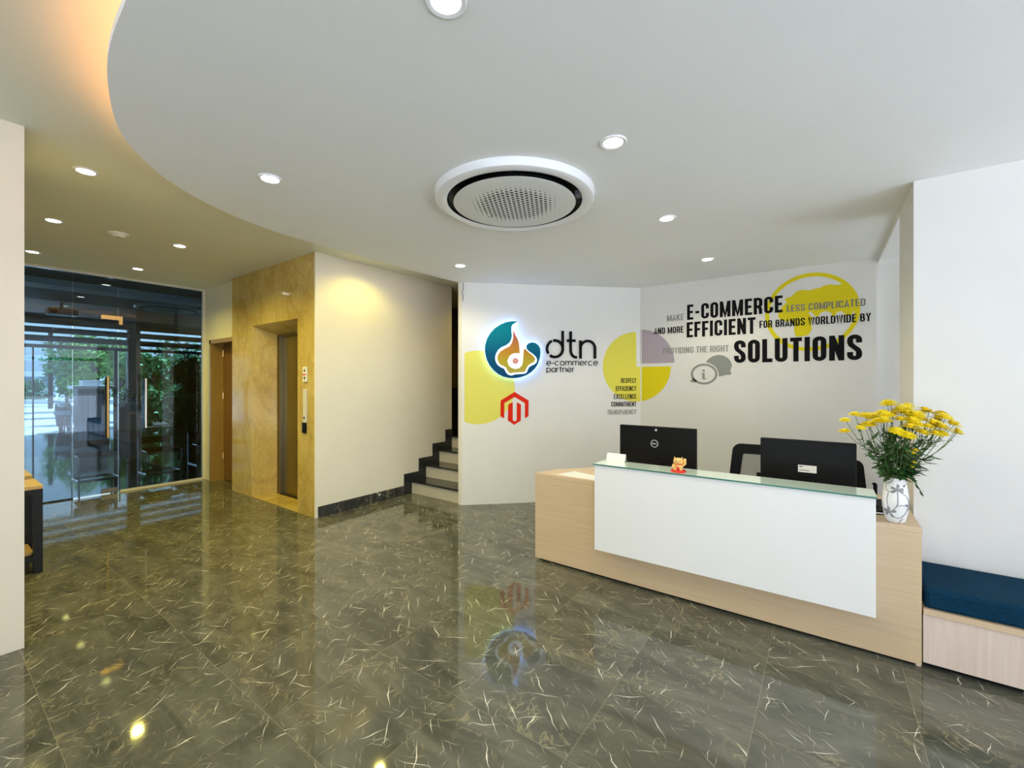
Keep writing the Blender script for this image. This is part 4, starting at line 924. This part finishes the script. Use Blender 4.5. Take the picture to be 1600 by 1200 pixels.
text('wall_lettering', 'AND MORE', -1.756, -1.395, 2.115, 2.195, 0.14, 'vinyl_black', 'small black words AND MORE beginning the second line', on_let)
text('wall_lettering', 'EFFICIENT', -1.359, -0.622, 2.052, 2.236, 0.155, 'vinyl_black', 'large black word EFFICIENT in the second line', on_let)
text('wall_lettering', 'FOR BRANDS WORLDWIDE BY', -0.583, 0.377, 2.108, 2.190, 0.145, 'vinyl_black', 'small black words FOR BRANDS WORLDWIDE BY across the globe', on_let)
text('wall_lettering', 'PROVIDING THE RIGHT', -1.645, -0.895, 1.862, 1.936, 0.135, 'vinyl_grey', 'small grey words PROVIDING THE RIGHT above the speech bubbles', on_let)
text('wall_lettering', 'SOLUTIONS', -0.838, 0.309, 1.727, 1.984, 0.16, 'vinyl_black', 'biggest black word SOLUTIONS in the third line', on_let)
for s, u0, v, mat, lab in (('RESPECT', 970, 598.4, 'vinyl_black', 'tiny black word RESPECT topmost in the list on the pie'), ('EFFICIENCY', 962, 610.8, 'vinyl_black', 'tiny black word EFFICIENCY second in the list on the pie'),
                           ('EXCELLENCE', 959, 623.3, 'vinyl_black', 'tiny black word EXCELLENCE third in the list on the pie'), ('COMMITMENT', 955, 635.3, 'vinyl_black', 'tiny black word COMMITMENT fourth in the list beneath the pie'),
                           ('TRANSPARENCY', 948.6, 647.6, 'vinyl_grey', 'tiny grey word TRANSPARENCY lowest in the list under the pie')):
    a, b = logo_px(u0, v), logo_px(994, v); text('wall_lettering', s, a[0], b[0], a[1], a[1] + 0.062, 0.135, mat, lab, on_logo, 0.003)

# round lower-case lettering beside the emblem (drawn on pixel-like units of the letters' own design)
def lower(paths, t, name, mat, label, dep, parent=None):
    mb = MB()
    for p in paths: mb_path = strokes([p], t, mb, lambda s, z: on_logo(s, z, dep))
    base = len(mb.v)
    o = mb.build(name, mat, parent, weld=False)
    so = o.modifiers.new('thickness', 'SOLIDIFY'); so.thickness = dep * 0.9; so.offset = 0
    if not parent: tag(o, label, 'wall lettering')
    return o
def lp_(pts): return [logo_px(840 + a / 12.0, 500 + b / 12.0) for a, b in pts]
def parc(cx, cy, rx, ry, a0, a1, n=20): return [(cx + rx * cos(R(a)), cy - ry * sin(R(a))) for a in [a0 + (a1 - a0) * k / n for k in range(n + 1)]]
TW = 0.034
lower([lp_(parc(320, 540, 148, 155, 70, 103) ), lp_(parc(320, 540, 148, 155, 112, 215)), lp_(parc(320, 540, 148, 155, 232, 360)), lp_(parc(320, 540, 148, 155, 0, 70)), lp_([(466, 205), (466, 545)])], TW, 'wall_lettering', 'vinyl_black', 'bold black letter d beside the glowing emblem, its bowl nicked', 0.012)
lower([lp_([(615, 215), (615, 560)] + parc(715, 560, 100, 140, 180, 265, 12) + [(735, 700)]), lp_([(545, 390), (708, 390)])], TW, 'wall_lettering', 'vinyl_black', 'bold black letter t between the d and the n', 0.012)
lower([lp_([(800, 385), (800, 725)]), lp_([(800, 560)] + parc(935, 530, 135, 135, 180, 0, 18) + [(1070, 725)])], TW, 'wall_lettering', 'vinyl_black', 'bold black letter n ending the large word by the emblem', 0.012)
def small(word, x0, base, xh, label, widths):
    """thin round letters; base and xh in the same units as the large ones"""
    ps = []; x = x0; h = base - xh; r = h / 2; cy = base - r
    for ch, w in zip(word, widths):
        cx = x + w / 2; rx = w / 2
        if ch == 'e': ps.append([(x, cy), (x + w, cy)] + parc(cx, cy, rx, r, 0, 320, 16))
        elif ch == 'c': ps.append(parc(cx, cy, rx, r, 45, 315, 16))
        elif ch == 'o': ps.append(parc(cx, cy, rx, r, 0, 360, 20))
        elif ch == '-': ps.append([(x, cy), (x + w, cy)])
        elif ch == 'm':
            ps.append([(x, xh), (x, base)])
            for k in (0, 1): ps.append(parc(x + w * (.25 + .5 * k), xh + w * .25, w * .25, w * .25, 180, 0, 8) + [(x + w * (.5 + .5 * k), base)])
        elif ch == 'n': ps += [[(x, xh), (x, base)], parc(cx, xh + rx, rx, rx, 180, 0, 8) + [(x + w, base)]]
        elif ch == 'r': ps += [[(x, xh), (x, base)], parc(x + w, xh + w, w, w, 180, 90, 6)]
        elif ch == 'p': ps += [[(x, xh), (x, base + h * .35)], parc(cx, cy, rx, r, 0, 360, 18)]
        elif ch == 'a': ps += [parc(cx, cy, rx, r, 0, 360, 18), [(x + w, xh), (x + w, base)]]
        elif ch == 't': ps += [[(x + w / 2, xh - h * .4), (x + w / 2, base)], [(x, xh), (x + w, xh)]]
        x += w + 24
    return lower([lp_(p) for p in ps], 0.0085, 'wall_lettering', 'vinyl_black', label, 0.006)
small('e-commerce', 170, 850, 772, 'thin black word e-commerce under the large letters by the emblem', [75, 30, 75, 75, 112, 112, 75, 35, 75, 75])
small('partner', 170, 975, 898, 'thin black word partner under the thin e-commerce word', [70, 70, 30, 34, 62, 70, 32])

lw = MB().tube([on_logo(.016, 2.725, .006), on_logo(.024, 2.66, .008), on_logo(.006, 2.60, .006), on_logo(.020, 2.56, .008), on_logo(.014, 2.50, .006)], .003, 6).build('loose_wire', 'black', smooth=50)
tag(lw, 'thin black loose wire hanging from the ceiling at the edge of the logo wall', 'wire')
# red hexagon mark
def mg(pts): return [logo_px(720 + a / 8.571, 540 + b / 8.571) for a, b in pts]
hx = thing('hexagon_decal', 'red hexagonal arch mark on the logo wall under the emblem', 'wall graphic', (0, 0, 0))
ngon_tri(MB().flat([mg([(720, 620), (908, 735), (905, 945), (858, 975), (858, 770), (720, 688), (582, 770), (582, 975), (530, 948), (533, 735)])], lambda s, z: on_logo(s, z, 0.003)).build('arch_outline', 'vinyl_red', hx, weld=False))
ngon_tri(MB().flat([mg([(695, 755), (695, 1000), (722, 1016), (748, 1000), (750, 755), (805, 790), (803, 1005), (715, 1060), (628, 1000), (635, 790)])], lambda s, z: on_logo(s, z, 0.003)).build('inner_bars', 'vinyl_red', hx, weld=False))

# backlit emblem
def fl(pts): return [logo_px(720 + a / 11.43, 490 + b / 11.43) for a, b in pts]
em = thing('illuminated_emblem', 'backlit round teal emblem with an orange flame, haloed in blue light', 'illuminated sign', (0, 0, 0))
TEAL = [(1005, 155), (960, 150), (900, 148), (800, 165), (700, 205), (600, 270), (520, 355), (460, 455), (428, 560), (422, 650), (432, 740), (460, 840), (510, 935), (580, 1020), (660, 1085), (750, 1130), (850, 1152), (950, 1155), (1050, 1140), (1150, 1105), (1240, 1050), (1310, 980), (1360, 900), (1392, 800), (1405, 700), (1398, 630), (1370, 575), (1320, 535), (1260, 522), (1200, 535), (1165, 565), (1155, 605)]
INNER = [(1165, 640), (1200, 675), (1270, 725), (1320, 770), (1347, 820), (1340, 870), (1300, 910), (1240, 935), (1200, 965), (1180, 1010), (1165, 1050), (1130, 1075), (1060, 1080), (960, 1085), (900, 1105), (850, 1100), (810, 1070), (785, 1030), (760, 985), (700, 960), (640, 910), (610, 850), (603, 790), (620, 720), (660, 650), (720, 605), (800, 570), (860, 525), (890, 460), (900, 400), (890, 320), (890, 250), (910, 210), (950, 180)]
FLAME = [(928, 300), (945, 350), (965, 400), (1000, 460), (1025, 540), (1035, 640), (1035, 720), (1000, 713), (960, 712), (900, 730), (850, 775), (822, 850), (840, 920), (890, 970), (960, 990), (1030, 975), (1075, 930), (1095, 860), (1100, 760), (1110, 660), (1125, 620), (1150, 655), (1200, 700), (1260, 745), (1300, 790), (1312, 830), (1290, 870), (1240, 895), (1190, 930), (1160, 980), (1140, 1030), (1110, 1050), (1040, 1050), (940, 1055), (890, 1070), (850, 1060), (820, 1020), (800, 970), (760, 945), (700, 920), (660, 870), (640, 800), (655, 740), (700, 680), (780, 630), (860, 590), (900, 530), (920, 450), (925, 370)]
BACK = TEAL[:1] + [(948, 225), (960, 300), (1000, 400), (1042, 490), (1058, 600), (1058, 730), (1080, 700), (1100, 620), (1130, 590), (1150, 600)] + INNER
def plate(name, pts, e0, e1, mat):
    m = MB().prism(fl(pts), e0, e1, lambda s, z, e: on_logo(s, z, e)); o = m.build(name, mat, em, weld=False); ngon_tri(o); return o
plate('teal_plate', TEAL + INNER, 0.050, 0.065, 'teal')
plate('flame_plate', FLAME, 0.056, 0.066, 'flame')
plate('white_outline', BACK, 0.050, 0.056, 'acrylic')
plate('white_dot_ring', ell((962, 850), 138, 138, 36), 0.0562, 0.060, 'acrylic')
plate('centre_dot', ell((962, 850), 54, 54, 24), 0.0602, 0.066, 'peach')
# LED sheet on the back of the plates, shining on the wall
shrink = lambda pts, k=0.94: [(915 + (a - 915) * k, 680 + (b - 680) * k) for a, b in pts]
plate('led_sheet', TEAL[:-1] + [(1120, 640), (1050, 560), (1000, 420), (960, 300)], 0.034, 0.0495, 'sign_led')

# maker letters inside the ring on the first monitor
mk = MB(); adv = 0
for ch in 'DELL':
    wd, st = glyph(ch, 0.12); strokes(st, 0.12, mk, lambda x, z, a=adv: (-0.013 - 0.0195 + (x + a) * 0.0245, -0.0012, zc1 - 0.0065 + z * 0.013)); adv += wd + 0.075
mk.build('maker_lettering', 'silver', m1, weld=False)

# ------------------------------------------------------------------ hall beyond the glass: chairs, projector, far glazed front
def sled_chair(label, x, y, rz=0.0):
    t = thing('visitor_chair', label, 'chair', (x, y, 0), rz)
    for s in (-1, 1):
        MB().tube([(0.0, s * .23, .378), (0.235, s * .23, .378), (0.25, s * .23, .36), (0.22, s * .23, .02), (0.19, s * .23, .011), (-0.22, s * .23, .011), (-0.25, s * .23, .03), (-0.25, s * .23, .40), (-0.265, s * .23, .56)], .0105, 8).build('side_frame', 'chrome', t, smooth=50)
    cb = MB(); cb.tube([(-.22, -.23, .011), (-.22, .23, .011)], .0105, 8); cb.tube([(.19, -.23, .011), (.19, .23, .011)], .0105, 8); cb.tube([(.22, -.23, .34), (.22, .23, .34)], .0105, 8); cb.build('cross_bar', 'chrome', t, smooth=50)
    MB().box(-.24, .25, -.21, .21, .36, .395).build('seat', 'black_soft', t, bevel=.012)
    MB().prism([(-.262, .47), (-.238, .47), (-.250, .575), (-.274, .575)], -.21, .21, lambda x, z, y: (x, y, z)).build('backrest', 'black_soft', t, bevel=.006)
    return t
sled_chair('dark visitor chair with chrome sled frame, first one behind the glass door', -9.28, 1.68)
sled_chair('dark visitor chair with chrome sled frame, behind the fixed glass pane', -9.10, 2.44)
sled_chair('dark visitor chair with chrome sled frame, deepest in the dark hall corner', -9.35, 3.22)
pj = thing('projector', 'grey projector hanging from the hall ceiling behind the glass', 'projector', (at_d(97, 7.9).x, at_d(97, 7.9).y, 2.85))
MB().box(-.14, .14, -.20, .20, -.12, 0.0).build('projector_body', 'alu', pj, bevel=.015)
MB().tube([(0, 0, 0), (0, 0, .099)], .022, 10).build('ceiling_pole', 'black_metal', pj, smooth=50)
lo = MB().tube([(.14, -.12, -.06), (.18, -.12, -.06)], .045, 16).build('projector_lens', 'black', pj, smooth=40)

fa_ = MB()
for z, h in ((3.315, .19), (3.05, .17), (2.80, .17), (2.57, .10)): fa_.box(HX - .12, HX - .02, -3.0, 9.0, z - h / 2, z + h / 2)
struct(fa_.build('window_2', 'facade_dark'))
p = at_x(209.5, 600, HX); struct(box('wall_hall_column', 'facade_grey', HX - .2, HX + .05, p.y - .15, p.y + .15, 0, 3.4))
q = at_x(181, 600, HX); struct(box('trim_5', 'facade_dark', HX - .1, HX, q.y - .04, q.y + .04, 0, 2.55))
q = at_x(52, 600, HX); struct(box('trim_6', 'facade_grey', HX - .1, HX, q.y - .015, q.y + .015, 0, 2.55))
struct(MB().box(HX - .075, HX - .065, -3.0, 9.0, 0, 3.25).build('window_4', 'glass_clear'))
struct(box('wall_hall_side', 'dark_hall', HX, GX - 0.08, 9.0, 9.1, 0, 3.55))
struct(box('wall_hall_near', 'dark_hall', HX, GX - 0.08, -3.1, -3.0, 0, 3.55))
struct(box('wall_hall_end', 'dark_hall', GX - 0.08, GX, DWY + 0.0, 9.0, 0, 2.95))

# outside: gate pillar, scooter, house, pole, trees
gp = thing('gate_pillar', 'grey boarded gate pillar with a pale stepped cap outside the hall front', 'gate pillar', (-19.05, 3.33, -0.125))
bw = .70
MB().box(-.3, .3, -bw / 2, bw / 2, 0, 1.43).build('pillar_shaft', 'facade_dark', gp)
bd = MB()
for k in range(6): bd.box(.3005, .318, -bw / 2 + .005 + k * .117, -bw / 2 + .105 + k * .117, .02, 1.28)
bd.build('cladding_boards', 'pillar_paint', gp)
box('cap', 'stone_cap', -.42, .42, -bw / 2 - .13, bw / 2 + .13, 1.43, 1.53, gp, .01)
box('cap_block', 'stone_cap', -.22, .22, -.24, .24, 1.53, 1.70, gp, .01)

sc = thing('motor_scooter', 'dark blue motor scooter parked beside the gate pillar outside', 'scooter', (at_d(103, 13.9).x, at_d(103, 13.9).y, -0.125), R(-16))
def wheel(x, par):
    m = MB(); m.lathe([(.15, -.04), (.215, -.045), (.235, 0), (.215, .045), (.15, .04)], 28, cap=False); o = m.build('tyre', 'tyre', par, loc=(x, 0, .235), smooth=50); o.rotation_euler = (R(90), 0, 0)
    m = MB(); m.lathe([(.02, -.03), (.15, -.025), (.15, .025), (.02, .03)], 24); r = m.build('rim', 'chrome', o, smooth=40); return o
wheel(.62, sc); wheel(-.58, sc)
MB().prism([(.50, .33), (.78, .36), (.84, .30), (.80, .47), (.60, .52), (.46, .46)], -.06, .06, lambda x, z, y: (x, y, z)).build('front_mudguard', 'scoot', sc, bevel=.02)
MB().prism([(.36, .25), (.50, .50), (.60, .82), (.52, .98), (.40, .98), (.42, .70), (.28, .36), (-.1, .30), (-.1, .24)], -.17, .17, lambda x, z, y: (x, y, z)).build('front_shield', 'scoot', sc, bevel=.05)
MB().prism([(.54, .60), (.62, .70), (.63, .76), (.55, .70)], -.19, .19, lambda x, z, y: (x, y, z)).build('pale_shield_panel', 'scoot_pale', sc, bevel=.02)
MB().prism([(-.1, .28), (-.12, .62), (-.25, .74), (-.85, .80), (-.9, .66), (-.55, .42), (-.3, .30)], -.15, .15, lambda x, z, y: (x, y, z)).build('rear_body', 'scoot', sc, bevel=.05)
MB().prism([(-.08, .66), (-.12, .76), (-.5, .84), (-.86, .86), (-.86, .80), (-.3, .72)], -.13, .13, lambda x, z, y: (x, y, z)).build('seat', 'black_soft', sc, bevel=.03)
MB().ellipsoid((.56, 0, .93), (.09, .12, .08)).build('headlight', 'scoot_pale', sc, smooth=60)
MB().tube([(.36, -.34, 1.02), (.42, -.18, 1.04), (.46, 0, 1.0), (.42, .18, 1.04), (.36, .34, 1.02)], .016, 8).build('handlebar', 'black_metal', sc, smooth=50)
for s in (-1, 1):
    m = MB().tube([(.42, s * .22, 1.04), (.44, s * .30, 1.18)], .007, 6); m.ellipsoid((.44, s * .33, 1.21), (.015, .06, .04), 12, 8); m.build('mirror', 'black', sc, smooth=60)
MB().tube([(.62, .06, .235), (.52, .06, .55)], .02, 8).build('front_fork', 'chrome', sc, smooth=50)
MB().tube([(-.3, .16, .2), (-.85, .17, .27)], [.03, .045], 10).build('exhaust', 'chrome', sc, smooth=50)
MB().tube([(-.05, .1, .25), (-.02, .22, .0)], .012, 6).build('side_stand', 'black_metal', sc, smooth=50)

hp = at_d(40, 46)
hs = thing('house', 'pale two storey house with banded windows across the street', 'house', (hp.x, hp.y, -0.125), atan2(RT.y, RT.x))
MB().box(-7.0, 3.2, 0, 6, 0, 6.5).build('house_wall', 'house', hs)
for z in (2.3, 4.0): MB().box(-7.0, 3.3, -.3, -.001, z, z + .55).build('balcony_band', 'house_trim', hs)
for k in range(4):
    w_ = MB().box(-5.2 + k * 2.2, -3.7 + k * 2.2, -.06, -.001, .9, 2.2).build('window', 'house_glass', hs)
    MB().box(-5.3 + k * 2.2, -3.6 + k * 2.2, -.1, -.061, .8, .9).build('window_sill', 'house_trim', w_)
wl = at_d(60, 33)
struct(MB().prism([(-14, 0), (11, 0), (11, .3), (-14, .3)], -.125, .2, lambda a, b, z: tuple(Vector((wl.x, wl.y, z)) + RT * a + FW * b)).build('wall_street_kerb', 'stone_cap'))
pp_ = at_d(79, 27); ul = thing('utility_pole', 'black utility pole standing on the far side of the street', 'pole', (pp_.x, pp_.y, -.125))
MB().tube([(0, 0, 0), (0, 0, 5.0)], [.12, .11], 12).build('pole_shaft', 'black_metal', ul, smooth=50)
ul2 = MB(); a_ = RT * .7; ul2.tube([(-a_.x, -a_.y, 4.4), (a_.x, a_.y, 4.4)], .04, 8); ul2.build('cross_arm', 'black_metal', ul, smooth=50)

def tree(label, u, d, h, cr, cz, mat, seed, n=900, ls=.16, cat='tree', name='tree', flat_=1.0):
    rnd = random.Random(seed); p = at_d(u, d); t = thing(name, label, cat, (p.x, p.y, -.125))
    tr = MB(); tr.tube([(0, 0, 0), (rnd.uniform(-.1, .1), rnd.uniform(-.1, .1), h * .45), (rnd.uniform(-.2, .2), rnd.uniform(-.2, .2), h * .75)], [.09, .07, .03], 8)
    br = []
    for k in range(7):
        a = 2 * pi * k / 7; e_ = Vector((cos(a) * cr * .7, sin(a) * cr * .7, h * (.55 + .06 * k)))
        tr.tube([(0, 0, h * .4), e_ * .5 + Vector((0, 0, h * .25)), e_], [.05, .03, .015], 6); br.append(e_)
    tr.build('trunk', 'trunk', t, smooth=60, weld=False)
    blobs = [(Vector((rnd.uniform(-1, 1) * cr * .6, rnd.uniform(-1, 1) * cr * .6, cz + rnd.uniform(-.5, .5) * (h - cz) * 1.3)), rnd.uniform(.35, .6) * cr) for _ in range(14)]
    lv = MB()
    for i in range(n):
        c, r = blobs[i % len(blobs)]; v = Vector((rnd.gauss(0, 1), rnd.gauss(0, 1), rnd.gauss(0, 1))).normalized() * r * rnd.uniform(.6, 1.05); v.z *= flat_
        o_ = c + v; o_.z = max(o_.z, .05); dr = Vector((rnd.uniform(-1, 1), rnd.uniform(-1, 1), rnd.uniform(-.8, .3))).normalized(); s = dr.cross(v.normalized() if v.length else Vector((0, 0, 1))).normalized() * ls * .32
        l_ = ls * rnd.uniform(.7, 1.3); fold = Vector((0, 0, -.12 * l_))
        lv.add([o_, o_ + dr * l_ * .5 + s, o_ + dr * l_ + fold, o_ + dr * l_ * .5 - s], [(0, 1, 2, 3)])
    lv.build('crown', mat, t, weld=False)
    return t
tree('bushy green tree rising behind the gate pillar outside', 124, 25.0, 4.6, 1.4, 2.9, 'leaf_mid', 1, 2200, .22)
tree('tall leafy tree just beside the black pole across the street', 104, 31.0, 4.2, 1.1, 2.6, 'leaf_blue', 2, 1700, .2)
tree('bright lime green tree between the pillar and the grey column', 152, 21.5, 4.3, 1.1, 2.6, 'leaf_lime', 3, 1900, .2)
tree('slender yellow green tree seen just before the grey column', 190, 18.2, 3.6, .7, 2.0, 'leaf_lime', 4, 1700, .17)
tree('dark green tree close beside the grey facade column', 234, 16.4, 3.2, .75, 1.5, 'leaf_mid', 5, 2400, .2)
tree('very dark bushy tree in the middle of the shaded garden', 268, 19.4, 3.3, .9, 1.45, 'leaf_dark', 6, 3000, .24)
tree('dark long-leaved shrub at the end of the garden by the door', 302, 15.6, 2.9, .72, 1.3, 'leaf_dark', 7, 2400, .26)
tree('low dark shrub under the house on the far kerb', 33, 39.5, 2.0, 1.1, .9, 'leaf_dark', 8, 900, .25, 'shrub', 'shrub')
tree('low dark shrub growing between the house and the black pole', 61, 35.8, 2.3, .9, 1.0, 'leaf_blue', 9, 800, .25, 'shrub', 'shrub')
tree('low dark shrub growing behind the scooter', 112, 40.5, 2.4, 1.2, 1.1, 'leaf_dark', 10, 1100, .25, 'shrub', 'shrub')
g0 = at_d(216, 22.6); g1 = at_d(330, 20.5)
struct(MB().prism([(g0.x, g0.y), (g1.x, g1.y), (g1.x - .2, g1.y), (g0.x - .2, g0.y)], -.125, 1.15).build('wall_garden', 'facade_dark'))
q = [at_d(206, 14.6), at_d(330, 13.9), at_d(330, 20.4), at_d(216, 22.5)]
struct(MB().prism([(p_.x, p_.y) for p_ in q], -.1249, -.1235).build('garden_ground', 'trunk'))
pb = at_d(201.5, 13.75); pl = thing('planter', 'tall white planter box with a dark plant beside the grey column', 'planter', (pb.x, pb.y, -.125), atan2(RT.y, RT.x))
MB().prism([(-.21, 0), (.21, 0), (.23, 1.0), (-.23, 1.0)], -.2, .2, lambda x, z, y: (x, y, z)).build('planter_box', 'stone_cap', pl, bevel=.01)
lv = MB(); rnd = random.Random(77)
for k_ in range(90):
    o_ = Vector((rnd.gauss(0, .10), rnd.gauss(0, .08), 1.0 + rnd.uniform(.02, .38))); dr = Vector((rnd.uniform(-1, 1), rnd.uniform(-1, 1), rnd.uniform(-.4, .9))).normalized(); sd_ = dr.cross(Vector((0, 0, 1))).normalized() * .03
    lv.add([o_, o_ + dr * .09 + sd_, o_ + dr * .18, o_ + dr * .09 - sd_], [(0, 1, 2, 3)])
lv.build('plant_leaves', 'leaf_dark', pl, weld=False)
tree('tall hedge closing the shaded garden behind its trees', 272, 26.5, 4.0, 2.6, 1.9, 'leaf_dark', 11, 3200, .3, 'shrub', 'shrub')
